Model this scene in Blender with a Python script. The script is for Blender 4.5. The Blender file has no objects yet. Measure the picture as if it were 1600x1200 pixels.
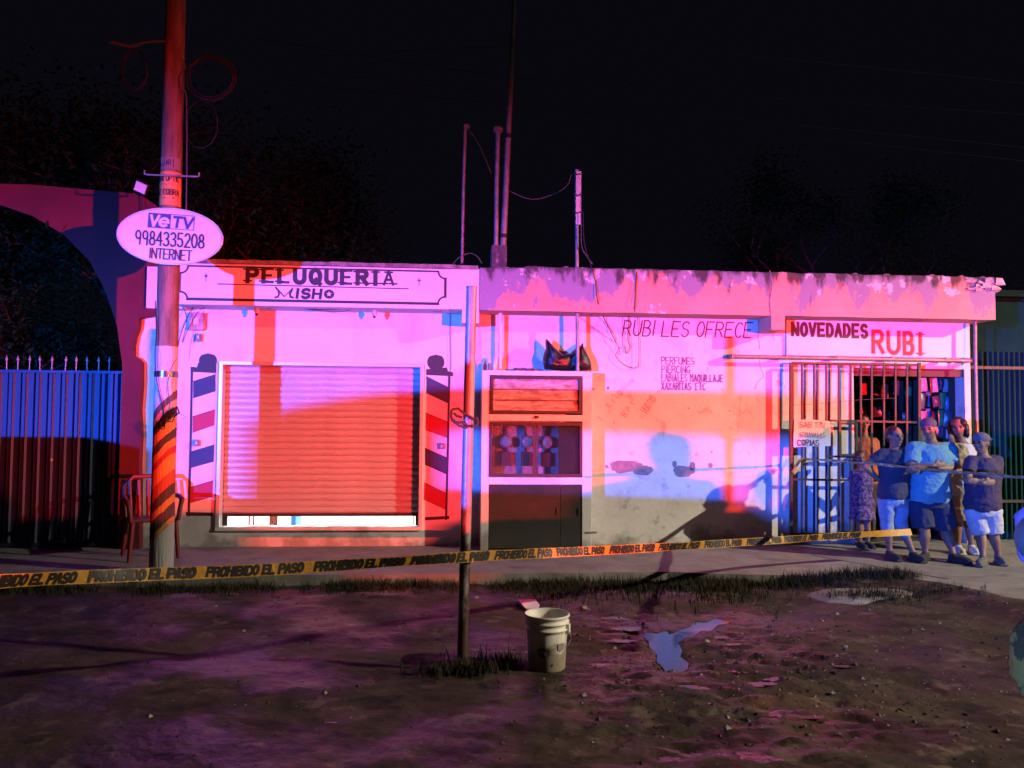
import bpy, bmesh, math, random
from mathutils import Vector, Matrix, noise
rnd = random.Random(7)
sc = bpy.context.scene
COL = sc.collection
PI = math.pi

# ------------------------------------------------------------------ camera, world, exposure
FPX = 1250.0
cam = bpy.data.cameras.new('camera'); camo = bpy.data.objects.new('camera', cam); COL.objects.link(camo)
RM = Matrix.Rotation(math.radians(-4.6), 3, 'Z') @ Matrix.Rotation(math.radians(92.52), 3, 'X') @ Matrix.Rotation(math.radians(.46), 3, 'Z')
CAM = Vector((0, -10, 1.57))
camo.matrix_world = Matrix.Translation(CAM) @ RM.to_4x4()
cam.sensor_width = 36; cam.lens = 36 * FPX / 1600; cam.clip_end = 600; cam.clip_start = .05
sc.camera = camo
w = bpy.data.worlds.new('World'); sc.world = w; w.use_nodes = True
nt = w.node_tree
sky = nt.nodes.new('ShaderNodeTexSky'); sky.sky_type = 'NISHITA'; sky.sun_disc = False
sky.sun_elevation = math.radians(-7); sky.sun_rotation = math.radians(200)
mul = nt.nodes.new('ShaderNodeMix'); mul.data_type = 'RGBA'; mul.blend_type = 'ADD'; mul.inputs[0].default_value = 1
nt.links.new(sky.outputs[0], mul.inputs[6]); mul.inputs[7].default_value = (.021, .019, .036, 1)   # faint city glow in the night air
nt.links.new(mul.outputs[2], nt.nodes['Background'].inputs[0])
nt.nodes['Background'].inputs[1].default_value = .12
sc.view_settings.view_transform = 'Standard'; sc.view_settings.look = 'None'
sc.view_settings.exposure = 0; sc.view_settings.gamma = 1
sc.cycles.use_denoising = True
sc.cycles.max_bounces = 5; sc.cycles.diffuse_bounces = 3; sc.cycles.glossy_bounces = 2
sc.cycles.transmission_bounces = 4; sc.cycles.sample_clamp_indirect = 3
sc.cycles.caustics_reflective = False; sc.cycles.caustics_refractive = False

BLUE = Vector((-8.2, -15.8, 2.0)); RED = Vector((10.35, -17.35, 2.0)); LAMP = Vector((17.0, -9.2, 7.3))
def lamp(name, p, color, power, r):
    l = bpy.data.lights.new(name, 'POINT'); l.color = color; l.energy = power; l.shadow_soft_size = r
    o = bpy.data.objects.new(name, l); o.location = p; COL.objects.link(o); return o
def beacon(name, p, color, power):
    d = Vector((-p.y, p.x, 0)).normalized() if False else Vector((p.y, -p.x, 0)).normalized()
    for k in (-1, 0, 1): lamp(name, p + d*.062*k, color, power/3, .032)     # three elements side by side in the light bar
beacon('red_beacon_lamp', RED, (1, .035, .03), 38000)
beacon('blue_beacon_lamp', BLUE, (.02, .125, 1), 31000)
lamp('street_light_lamp', LAMP, (1, .86, .64), 14500, .05)

def ray(px, py): return RM @ Vector(((px - 800) / FPX, -(py - 600) / FPX, -1))
def P(px, py, y=0.0):
    d = ray(px, py); return CAM + d * ((y - CAM.y) / d.y)
def G(px, py, z=0.0):
    d = ray(px, py); return CAM + d * ((z - CAM.z) / d.z)
def X(px, py, y=0.0): return P(px, py, y).x
def Z(px, py, y=0.0): return P(px, py, y).z

# ------------------------------------------------------------------ helpers
def tagp(o, label=None, cat=None, group=None, kind=None):
    if label: o['label'] = label
    if cat: o['category'] = cat
    if group: o['group'] = group
    if kind: o['kind'] = kind
    return o
def empty(name, loc=(0, 0, 0), label=None, cat=None, group=None, kind=None, rz=0):
    o = bpy.data.objects.new(name, None); o.location = loc; o.rotation_euler = (0, 0, rz); o.empty_display_size = .1
    COL.objects.link(o); return tagp(o, label, cat, group, kind)
def link(name, me, parent=None, world=True, **k):
    o = bpy.data.objects.new(name, me); COL.objects.link(o)
    if parent is not None:
        o.parent = parent
        if world: o.matrix_parent_inverse = (chain(parent)).inverted()
    return tagp(o, **k)
def chain(o):
    m = Matrix.LocRotScale(o.location, o.rotation_euler, o.scale)
    if o.parent is not None: return chain(o.parent) @ o.matrix_parent_inverse @ m
    return m
class MB:
    def __init__(s): s.v = []; s.f = []; s.m = []; s.sm = []
    def add(s, vs, fs, m=0, smooth=False):
        n = len(s.v); s.v += [tuple(v) for v in vs]
        for f in fs: s.f.append(tuple(n + i for i in f)); s.m.append(m); s.sm.append(smooth)
    def box(s, a, b, m=0, M=None, jit=0):
        x0, y0, z0 = a; x1, y1, z1 = b
        vs = [Vector(c) for c in ((x0,y0,z0),(x1,y0,z0),(x1,y1,z0),(x0,y1,z0),(x0,y0,z1),(x1,y0,z1),(x1,y1,z1),(x0,y1,z1))]
        if jit: vs = [v + Vector([rnd.uniform(-jit, jit) for _ in range(3)]) for v in vs]
        if M: vs = [M @ v for v in vs]
        s.add(vs, [(0,3,2,1),(4,5,6,7),(0,1,5,4),(1,2,6,5),(2,3,7,6),(3,0,4,7)], m); return s
    def tube(s, pts, r, n=8, m=0, cap=True, smooth=True):
        pts = [Vector(p) for p in pts]; rs = r if isinstance(r, (list, tuple)) else [r] * len(pts)
        vs = []; fs = []; up = None
        for i, p in enumerate(pts):
            t = (pts[min(i + 1, len(pts) - 1)] - pts[max(i - 1, 0)])
            if t.length < 1e-9: t = Vector((0, 0, 1))
            t.normalize()
            if up is None: up = Vector((0, 0, 1)) if abs(t.z) < .9 else Vector((1, 0, 0))
            a = t.cross(up).normalized(); b = a.cross(t).normalized(); up = b
            for k in range(n):
                an = 2 * PI * k / n; vs.append(p + (a * math.cos(an) + b * math.sin(an)) * rs[i])
        for i in range(len(pts) - 1):
            for k in range(n):
                k2 = (k + 1) % n; fs.append((i*n+k, i*n+k2, (i+1)*n+k2, (i+1)*n+k))
        s.add(vs, fs, m, smooth)
        if cap:
            s.add([vs[k] for k in range(n)], [tuple(range(n))[::-1]], m); s.add([vs[(len(pts)-1)*n+k] for k in range(n)], [tuple(range(n))], m)
        return s
    def lathe(s, prof, n=24, c=(0, 0, 0), m=0, M=None, smooth=True):
        vs = []; fs = []
        for r, z in prof:
            for k in range(n):
                a = 2*PI*k/n; v = Vector((c[0]+r*math.cos(a), c[1]+r*math.sin(a), c[2]+z)); vs.append(M @ v if M else v)
        for i in range(len(prof)-1):
            for k in range(n):
                k2 = (k+1) % n; fs.append((i*n+k, i*n+k2, (i+1)*n+k2, (i+1)*n+k))
        s.add(vs, fs, m, smooth); return s
    def prism(s, pts, d, m=0):
        """closed polygon pts (3D) extruded by vector d"""
        pts = [Vector(p) for p in pts]; d = Vector(d); n = len(pts)
        s.add(pts + [p + d for p in pts], [tuple(range(n)), tuple(range(2*n-1, n-1, -1))] + [(i, i+n, (i+1) % n + n, (i+1) % n) for i in range(n)], m); return s
    def ell(s, c, r, n=14, m=0, M=None):
        prof = []; vs = []; fs = []
        k = n // 2
        for i in range(k + 1):
            t = PI * i / k
            for j in range(n):
                a = 2*PI*j/n; v = Vector((r[0]*math.sin(t)*math.cos(a), r[1]*math.sin(t)*math.sin(a), r[2]*math.cos(t)))
                vs.append((M @ v if M else v) + Vector(c))
        for i in range(k):
            for j in range(n):
                j2 = (j+1) % n; fs.append((i*n+j, (i+1)*n+j, (i+1)*n+j2, i*n+j2))
        s.add(vs, fs, m, True); return s
    def mesh(s, name):
        me = bpy.data.meshes.new(name); me.from_pydata(s.v, [], s.f); me.polygons.foreach_set('material_index', s.m)
        me.polygons.foreach_set('use_smooth', s.sm); me.update(); return me
    def build(s, name, mats, parent=None, fix=True, bevel=0, **k):
        me = s.mesh(name)
        for m in (mats if isinstance(mats, (list, tuple)) else [mats]): me.materials.append(m)
        if fix or bevel:
            bm = bmesh.new(); bm.from_mesh(me)
            if bevel:
                bmesh.ops.remove_doubles(bm, verts=bm.verts, dist=1e-5)
                es = [e for e in bm.edges if len(e.link_faces) == 2 and e.calc_face_angle(0) > .6]
                bmesh.ops.bevel(bm, geom=es, offset=bevel, segments=2, affect='EDGES', profile=.6)
            bmesh.ops.recalc_face_normals(bm, faces=bm.faces); bm.to_mesh(me); bm.free()
        return link(name, me, parent, **k)

# ------------------------------------------------------------------ materials
def mat(name, col, rough=.7, col2=None, scale=6, detail=5, lo=.35, hi=.65, bump=0, bscale=40, metal=0, stretch=(1, 1, 1), emit=None, es=0, spec=.5, coat=0, alpha=None):
    m = bpy.data.materials.new(name); m.use_nodes = True; n = m.node_tree; b = n.nodes['Principled BSDF']
    b.inputs['Roughness'].default_value = rough; b.inputs['Metallic'].default_value = metal
    b.inputs['Specular IOR Level'].default_value = spec; b.inputs['Coat Weight'].default_value = coat
    b.inputs['Base Color'].default_value = (*col, 1)
    tc = n.nodes.new('ShaderNodeTexCoord'); mp = n.nodes.new('ShaderNodeMapping'); mp.inputs['Scale'].default_value = stretch
    n.links.new(tc.outputs['Object'], mp.inputs[0])
    if col2:
        t = n.nodes.new('ShaderNodeTexNoise'); t.inputs['Scale'].default_value = scale; t.inputs['Detail'].default_value = detail; t.inputs['Roughness'].default_value = .65
        r = n.nodes.new('ShaderNodeMapRange'); r.inputs[1].default_value = lo; r.inputs[2].default_value = hi
        x = n.nodes.new('ShaderNodeMix'); x.data_type = 'RGBA'; x.inputs[6].default_value = (*col, 1); x.inputs[7].default_value = (*col2, 1)
        n.links.new(mp.outputs[0], t.inputs[0]); n.links.new(t.outputs[0], r.inputs[0]); n.links.new(r.outputs[0], x.inputs[0]); n.links.new(x.outputs[2], b.inputs['Base Color'])
        m['mix'] = x.name
    if bump:
        t = n.nodes.new('ShaderNodeTexNoise'); t.inputs['Scale'].default_value = bscale; t.inputs['Detail'].default_value = 6
        u = n.nodes.new('ShaderNodeBump'); u.inputs['Strength'].default_value = bump; u.inputs['Distance'].default_value = .02
        n.links.new(mp.outputs[0], t.inputs[0]); n.links.new(t.outputs[0], u.inputs['Height']); n.links.new(u.outputs[0], b.inputs['Normal'])
    if emit: b.inputs['Emission Color'].default_value = (*emit, 1); b.inputs['Emission Strength'].default_value = es
    return m
def layer(m, col, scale=3, detail=6, lo=.5, hi=.6, stretch=(1, 1, 1), zlo=None, zhi=None, off=0, amount=1.0):
    """blend a second stain colour over the base colour, masked by noise and (optionally) by height"""
    n = m.node_tree; b = n.nodes['Principled BSDF']; inp = b.inputs['Base Color']
    tc = n.nodes.new('ShaderNodeTexCoord'); mp = n.nodes.new('ShaderNodeMapping'); mp.inputs['Scale'].default_value = stretch; mp.inputs['Location'].default_value = (off, off, off)
    t = n.nodes.new('ShaderNodeTexNoise'); t.inputs['Scale'].default_value = scale; t.inputs['Detail'].default_value = detail; t.inputs['Roughness'].default_value = .62
    n.links.new(tc.outputs['Object'], mp.inputs[0]); n.links.new(mp.outputs[0], t.inputs[0])
    src = t.outputs[0]
    if zlo is not None:
        s = n.nodes.new('ShaderNodeSeparateXYZ'); n.links.new(tc.outputs['Object'], s.inputs[0])
        r0 = n.nodes.new('ShaderNodeMapRange'); r0.inputs[1].default_value = zlo; r0.inputs[2].default_value = zhi; r0.inputs[3].default_value = -.25; r0.inputs[4].default_value = .25
        n.links.new(s.outputs[2], r0.inputs[0])
        a = n.nodes.new('ShaderNodeMath'); a.operation = 'ADD'; n.links.new(src, a.inputs[0]); n.links.new(r0.outputs[0], a.inputs[1]); src = a.outputs[0]
    r = n.nodes.new('ShaderNodeMapRange'); r.inputs[1].default_value = lo; r.inputs[2].default_value = hi; r.inputs[4].default_value = amount
    n.links.new(src, r.inputs[0])
    x = n.nodes.new('ShaderNodeMix'); x.data_type = 'RGBA'; x.inputs[7].default_value = (*col, 1)
    if inp.links: n.links.new(inp.links[0].from_socket, x.inputs[6])
    else: x.inputs[6].default_value = inp.default_value
    n.links.new(r.outputs[0], x.inputs[0]); n.links.new(x.outputs[2], inp)
    return m
MT = {}
MT['wall'] = mat('white_plaster', (.70, .69, .67), .85, (.60, .58, .56), 2.2, bump=.25, bscale=14)
layer(MT['wall'], (.30, .28, .27), 5, 9, .57, .66, off=4, amount=.6)
layer(MT['wall'], (.42, .38, .36), 1.1, 9, .52, .62, off=14, amount=.55)
layer(MT['wall'], (.20, .20, .19), 2.6, 8, .60, .74, zlo=.75, zhi=-.05, amount=.75)
layer(MT['wall'], (.10, .09, .08), 22, 3, .735, .76, off=9, amount=.8)
MT['wallb'] = mat('clean_white_plaster', (.74, .73, .72), .8, (.68, .66, .65), 1.6, bump=.15, bscale=12)
layer(MT['wallb'], (.20, .18, .17), 2.6, 7, .60, .72, zlo=.55, zhi=-.05, amount=.7)
layer(MT['wallb'], (.44, .40, .38), 1.3, 9, .52, .64, off=6, stretch=(1, 1, .6), amount=.5)
layer(MT['wallb'], (.12, .1, .1), 18, 3, .76, .78, off=3, amount=.7)
MT['sign'] = mat('white_sign_paint', (.74, .73, .72), .6, (.66, .64, .63), 1.5, bump=.08, bscale=10)
layer(MT['sign'], (.16, .12, .11), 2.5, 8, .62, .72, stretch=(1, 1, .6), zlo=3.2, zhi=3.48, amount=.8)
MT['fascia'] = mat('peeling_salmon_paint', (.60, .27, .20), .85, (.56, .33, .28), 1.2, bump=.45, bscale=9)
layer(MT['fascia'], (.25, .24, .33), 2.2, 9, .485, .51, stretch=(1.3, 1, .6), zlo=2.55, zhi=3.75, off=2.3)
layer(MT['fascia'], (.55, .53, .56), 4.2, 9, .64, .65, stretch=(1, 1, .9), zlo=2.2, zhi=3.9, off=7)
layer(MT['fascia'], (.035, .032, .03), 5, 9, .57, .68, stretch=(1, 1, .35), zlo=2.95, zhi=3.52, off=5, amount=.9)
layer(MT['fascia'], (.05, .045, .045), 20, 3, .73, .75, off=1, amount=.8)
MT['white_conc'] = mat('bare_pale_concrete', (.55, .55, .53), .9, (.32, .31, .3), 5, bump=.4, bscale=20)
MT['mold'] = mat('moldy_roof_edge', (.10, .09, .085), .9, (.32, .28, .27), 7, bump=.5, bscale=12)
MT['ink'] = mat('black_sign_paint', (.022, .018, .024), .6, (.045, .035, .04), 30)
MT['inkthin'] = mat('faded_dark_red_paint', (.10, .012, .03), .7, (.20, .05, .08), 30, lo=.5, hi=.75)
MT['inkfade'] = mat('worn_violet_paint', (.16, .06, .17), .8, (.42, .30, .44), 14, lo=.52, hi=.62)
MT['pencil'] = mat('pencil_scrawl', (.25, .14, .15), .9, (.45, .35, .35), 20)
MT['redp'] = mat('red_sign_paint', (.50, .02, .03), .6, (.36, .03, .05), 8)
MT['bluep'] = mat('pale_blue_outline_paint', (.35, .42, .62), .7, (.5, .5, .6), 10)
MT['navyp'] = mat('dark_blue_mural_paint', (.025, .03, .075), .6, (.04, .04, .09), 9)
MT['mred'] = mat('crimson_mural_paint', (.42, .012, .03), .6, (.36, .02, .04), 9)
MT['slat'] = mat('painted_shutter_metal', (.58, .56, .57), .36, (.46, .43, .44), 5, metal=.12, stretch=(.5, 1, 6), bump=.05, bscale=8)
MT['alum'] = mat('white_aluminium', (.60, .60, .61), .35, metal=.2)
MT['iron'] = mat('black_ironwork', (.02, .018, .022), .5, (.05, .03, .03), 30, bump=.2, bscale=60)
MT['galv'] = mat('galvanised_pipe', (.34, .33, .33), .5, (.22, .2, .2), 9, metal=.4)
MT['rustpost'] = mat('worn_painted_post', (.42, .40, .42), .38, (.26, .22, .22), 7, metal=.15, stretch=(1, 1, .4), bump=.15, bscale=30)
layer(MT['rustpost'], (.07, .04, .03), 6, 7, .52, .60, stretch=(1, 1, .5), zlo=1.6, zhi=-.1)
MT['pvc'] = mat('white_pvc', (.62, .62, .6), .5, (.5, .48, .46), 12)
MT['wire'] = mat('black_cable', (.015, .015, .015), .6)
MT['wiregrey'] = mat('grey_cable', (.10, .09, .09), .8)
MT['concrete'] = mat('sidewalk_concrete', (.26, .25, .235), .85, (.17, .16, .15), 2.5, bump=.35, bscale=25)
layer(MT['concrete'], (.09, .08, .07), 3, 8, .56, .68, stretch=(.5, 1, 1), off=3, amount=.8)
layer(MT['concrete'], (.36, .34, .31), 7, 8, .62, .7, stretch=(.4, 1, 1), off=8, amount=.6)
MT['pole'] = mat('weathered_pole_concrete', (.25, .19, .15), .85, (.27, .25, .23), 6, bump=.3, bscale=40)
MT['black'] = mat('black_bag_plastic', (.010, .010, .012), .36, bump=.5, bscale=18)
MT['bluegate'] = mat('blue_gate_paint', (.022, .032, .085), .5, (.013, .016, .045), 2.2, metal=.3, stretch=(3, 1, .5), bump=.1, bscale=6)
MT['redwall'] = mat('crimson_wall_paint', (.13, .010, .018), .85, (.085, .008, .014), 1.5, bump=.3, bscale=10)
MT['redchair'] = mat('red_moulded_plastic', (.17, .008, .01), .5)
MT['cage'] = mat('dark_meter_box', (.05, .05, .055), .6, (.09, .07, .07), 10)
MT['meter'] = mat('meter_glass', (.40, .42, .45), .12)
MT['metergrey'] = mat('grey_meter_case', (.2, .2, .21), .5)
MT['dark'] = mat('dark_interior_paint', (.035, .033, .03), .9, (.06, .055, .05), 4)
MT['room'] = mat('white_room_paint', (.8, .8, .8), .8)
MT['sheet'] = mat('dark_green_sheet_metal', (.006, .05, .055), .85, (.004, .035, .04), 3, spec=.1, stretch=(2, 1, .4))
MT['tape'] = mat('yellow_barrier_tape', (.60, .28, .02), .5, (.42, .19, .015), 7, bump=.4, bscale=30)
MT['tapeink'] = mat('black_tape_print', (.012, .01, .01), .5)
MT['tapew'] = mat('white_barrier_tape', (.75, .72, .5), .5, (.35, .30, .12), 9, lo=.45, hi=.5, stretch=(2.5, 1, 1))
MT['paper'] = mat('white_poster_card', (.72, .70, .70), .8, (.64, .62, .62), 5)
MT['yellowpaper'] = mat('orange_poster_paper', (.80, .32, .10), .7, (.72, .3, .1), 6)
MT['bucket'] = mat('dirty_white_bucket', (.80, .78, .70), .5, (.64, .60, .50), 5, bump=.05, bscale=10)
layer(MT['bucket'], (.20, .14, .09), 8, 6, .5, .65, zlo=.22, zhi=-.05, amount=.8)
MT['grass'] = mat('dry_green_grass', (.020, .030, .012), .85, (.035, .03, .016), 20, spec=.2)
MT['leaf'] = mat('tree_leaf', (.006, .028, .008), .85, (.012, .03, .010), 30, spec=.05)
MT['bark'] = mat('tree_bark', (.06, .05, .035), .9, (.03, .025, .02), 9, bump=.6, bscale=30)
MT['stone'] = mat('pale_rubble', (.32, .29, .26), .9, (.2, .18, .16), 9, bump=.4, bscale=30)
MT['lensr'] = mat('red_lens', (.4, .01, .01), .2); MT['lensb'] = mat('blue_lens', (.01, .03, .4), .2)
MT['carpaint'] = mat('dark_car_paint', (.015, .015, .018), .35, coat=.3)
MT['glass'] = mat('dark_window_glass', (.01, .01, .012), .08)
MT['tyre'] = mat('tyre_rubber', (.015, .015, .015), .8)
MT['hub'] = mat('wheel_metal', (.3, .3, .32), .35, metal=.7)
MT['vetv'] = mat('indigo_logo_paint', (.06, .05, .22), .5)
MT['signwhite'] = mat('white_enamel_sign', (.72, .72, .74), .35, (.66, .65, .68), 3)
MT['floodglass'] = mat('frosted_lamp_glass', (.85, .85, .85), .3)

# ------------------------------------------------------------------ stroke lettering (hand painted letters as thin raised paint)
def arc(cx, cy, rx, ry, a0, a1, n=8):
    return [(cx + rx*math.cos(math.radians(a0 + (a1-a0)*i/n)), cy + ry*math.sin(math.radians(a0 + (a1-a0)*i/n))) for i in range(n+1)]
F = {
'A': [[(0,0),(.5,1)],[(.5,1),(1,0)],[(.2,.36),(.8,.36)]],
'B': [[(0,0),(0,1)],[(0,1)]+arc(.55,.76,.35,.24,90,-90,6)+[(0,.52)],[(.5,.52)]+arc(.6,.26,.4,.26,90,-90,6)+[(0,0)]],
'C': [arc(.55,.5,.55,.5,50,310,10)],
'D': [[(0,0),(0,1)],[(0,1),(.35,1)]+arc(.4,.5,.6,.5,90,-90,8)+[(0,0)]],
'E': [[(0,0),(0,1)],[(0,1),(1,1)],[(0,.5),(.8,.5)],[(0,0),(1,0)]],
'F': [[(0,0),(0,1)],[(0,1),(1,1)],[(0,.52),(.75,.52)]],
'G': [arc(.55,.5,.55,.5,50,330,10)+[(1,.42),(.6,.42)]],
'H': [[(0,0),(0,1)],[(1,0),(1,1)],[(0,.5),(1,.5)]],
'I': [[(.5,0),(.5,1)]],
'J': [[(.9,1),(.9,.3)]+arc(.5,.3,.4,.3,0,-170,6)],
'K': [[(0,0),(0,1)],[(1,1),(0,.45)],[(.3,.6),(1,0)]],
'L': [[(0,0),(0,1)],[(0,0),(1,0)]],
'M': [[(0,0),(0,1)],[(0,1),(.5,.35)],[(.5,.35),(1,1)],[(1,1),(1,0)]],
'N': [[(0,0),(0,1)],[(0,1),(1,0)],[(1,0),(1,1)]],
'O': [arc(.5,.5,.5,.5,90,450,14)],
'P': [[(0,0),(0,1)],[(0,1)]+arc(.55,.74,.42,.26,90,-90,7)+[(0,.48)]],
'Q': [arc(.5,.5,.5,.5,90,450,14),[(.55,.25),(1.0,-.08)]],
'R': [[(0,0),(0,1)],[(0,1)]+arc(.55,.75,.4,.25,90,-90,7)+[(0,.5)],[(.45,.5),(1,0)]],
'S': [arc(.5,.75,.46,.25,30,270,8)+arc(.5,.25,.48,.25,90,-150,8)],
'T': [[(.5,0),(.5,1)],[(0,1),(1,1)]],
'U': [[(0,1),(0,.35)]+arc(.5,.35,.5,.35,180,360,8)+[(1,1)]],
'V': [[(0,1),(.5,0)],[(.5,0),(1,1)]],
'X': [[(0,0),(1,1)],[(0,1),(1,0)]],
'Z': [[(0,1),(1,1)],[(1,1),(0,0)],[(0,0),(1,0)]],
'0': [arc(.5,.5,.5,.5,90,450,14)],
'2': [arc(.5,.72,.46,.28,160,-35,7)+[(0,0)],[(0,0),(1,0)]],
'3': [arc(.45,.76,.45,.24,150,-90,8),arc(.45,.26,.52,.26,90,-150,8)],
'4': [[(.75,0),(.75,1)],[(.75,1),(0,.35)],[(0,.35),(1,.35)]],
'5': [[(.9,1),(.1,1)],[(.1,1),(.05,.55)]+arc(.45,.3,.5,.3,120,-150,8)],
'8': [arc(.5,.75,.38,.25,90,450,10),arc(.5,.25,.5,.25,90,450,10)],
'9': [arc(.5,.7,.45,.3,0,360,10),[(.95,.7),(.85,0)]],
'1': [[(.5,0),(.5,1)],[(.5,1),(.2,.8)]],
'.': [[(.4,0),(.6,.03)]], '-': [[(.1,.5),(.9,.5)]], 'e': [[(.05,.5),(.95,.5)]+arc(.5,.5,.48,.48,0,310,10)],
'W': [[(0,1),(.25,0)],[(.25,0),(.5,.7)],[(.5,.7),(.75,0)],[(.75,0),(1,1)]],
'*': [[(.5,0),(.5,1)],[(.2,.55),(.8,.85)],[(.2,.85),(.8,.55)],[(.1,.7),(.9,.7)]],
}
class Letters:
    """strokes drawn in a plane: o origin, ux right, uz up, nrm toward the viewer"""
    def __init__(s, o, ux=(1,0,0), uz=(0,0,1), nrm=(0,-1,0)):
        s.o = Vector(o); s.ux = Vector(ux).normalized(); s.uz = Vector(uz).normalized(); s.n = Vector(nrm).normalized(); s.mb = MB(); s.k = 0
        s.wrap = None
    def pt(s, u, v, h):
        if s.wrap: return s.wrap(u, v, h)
        return s.o + s.ux*u + s.uz*v + s.n*h
    def seg(s, a, b, wd, m=0, h0=.0018):
        a = Vector((a[0], a[1])); b = Vector((b[0], b[1])); d = b - a
        if d.length < 1e-6: return
        d.normalize(); a = a - d*wd*.42; b = b + d*wd*.42; n = Vector((-d.y, d.x))*wd*.5
        h = h0 + (s.k % 400)*.000022; s.k += 1
        s.mb.add([s.pt(*(a-n), h), s.pt(*(b-n), h), s.pt(*(b+n), h), s.pt(*(a+n), h)], [(0,1,2,3)], m)
    def stroke(s, pts, wd, m=0):
        for i in range(len(pts)-1): s.seg(pts[i], pts[i+1], wd, m)
    def disc(s, cx, cy, rx, ry, m=0, n=28, h0=.0012):
        h = h0 + (s.k % 400)*.000022; s.k += 1
        s.mb.add([s.pt(cx+rx*math.cos(2*PI*i/n), cy+ry*math.sin(2*PI*i/n), h) for i in range(n)], [tuple(range(n))], m)
    def poly(s, pts, m=0, h0=.0012):
        h = h0 + (s.k % 400)*.000022; s.k += 1
        s.mb.add([s.pt(u, v, h) for u, v in pts], [tuple(range(len(pts)))], m)
    def text(s, t, u, v, cw, ch, gap, wd, m=0, slant=0, jit=0, serif=0, dv=0, thin=1.0, drop=0):
        if s.k > 300: s.k = 0
        for c in t:
            if c == ' ': u += cw*.75; v += dv; continue
            w_ = cw*(.25 if c in 'I1.' and serif == 0 else .5 if c in 'I' else 1)
            for st in F.get(c, []):
                if drop and rnd.random() < drop: continue
                jx, jy = rnd.uniform(-jit, jit), rnd.uniform(-jit, jit)
                pts = [(u + (x if w_ == cw else (x-.5)+.5)*w_ + slant*y*ch + jx, v + y*ch + jy) for x, y in st]
                vert = len(st) == 2 and abs(st[0][0]-st[1][0]) < .6 and abs(st[0][1]-st[1][1]) > .3
                diag_thin = c in 'AVM' and st[0][0] < st[1][0] and c == 'A'
                k = 1 if (vert and not diag_thin) or len(st) > 2 else thin
                s.stroke(pts, wd*k, m)
                if serif and len(st) == 2 and vert:
                    for (x, y) in st:
                        if y in (0, 1):
                            q = (u + x*w_ + slant*y*ch, v + y*ch + (wd*.18 if y == 0 else -wd*.18))
                            s.seg((q[0]-wd*.5*serif, q[1]), (q[0]+wd*.5*serif, q[1]), wd*.36, m)
            u += w_ + gap; v += dv
        return u
    def build(s, name, mats, parent=None, **k): return s.mb.build(name, mats, parent, fix=False, **k)

# ------------------------------------------------------------------ ground, slab
GZ = -.1
PUD = [(1062,950),(1095,968),(1060,985),(1052,1000),(1068,1030),(1072,1048),(1045,1052),(1025,1030),(1008,1005),(1005,988),(1020,985),(1040,992),(1060,972)]
_pc = [(1150,966,3),(1128,974,9),(1105,983,8),(1082,986,7),(1068,992,9)]
pud = [G(a, b, GZ-.012) for a, b in [(1148,967),(1136,975),(1122,976),(1112,985),(1094,986),(1083,994),(1070,997),(1060,1004),(1066,1016),(1063,1026),(1076,1036),(1074,1046),(1062,1051),(1050,1046),(1040,1050),(1034,1040),(1026,1034),(1027,1022),(1016,1012),(1013,1002),(1003,994),(1012,988),(1026,990),(1040,986),(1052,990),(1062,984),(1078,980),(1086,972),(1104,973),(1118,966),(1134,969)]]
def inpoly(x, y, poly):
    c = False; n = len(poly)
    for i in range(n):
        a, b = poly[i], poly[i-1]
        if (a.y > y) != (b.y > y) and x < (b.x-a.x)*(y-a.y)/(b.y-a.y)+a.x: c = not c
    return c
def dpoly(x, y, poly):
    p = Vector((x, y)); best = 9
    for i in range(len(poly)):
        a = poly[i-1].xy; b = poly[i].xy; d = b-a; t = max(0, min(1, (p-a).dot(d)/d.dot(d))); best = min(best, (p-a-d*t).length)
    return best
edge = [(-14, -1.72), (-4, -1.74), (-2.9, -1.78), (-.6, -1.8), (2.3, -1.78), (3.5, -2.02), (4.6, -2.2), (4.95, -2.9), (5.3, -3.9), (6.5, -4.4), (30, -4.6)]
EDG = [(Vector(edge[i]), Vector(edge[i+1])) for i in range(4, 9)]
APC = G(1390, 925, GZ+.05)
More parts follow.
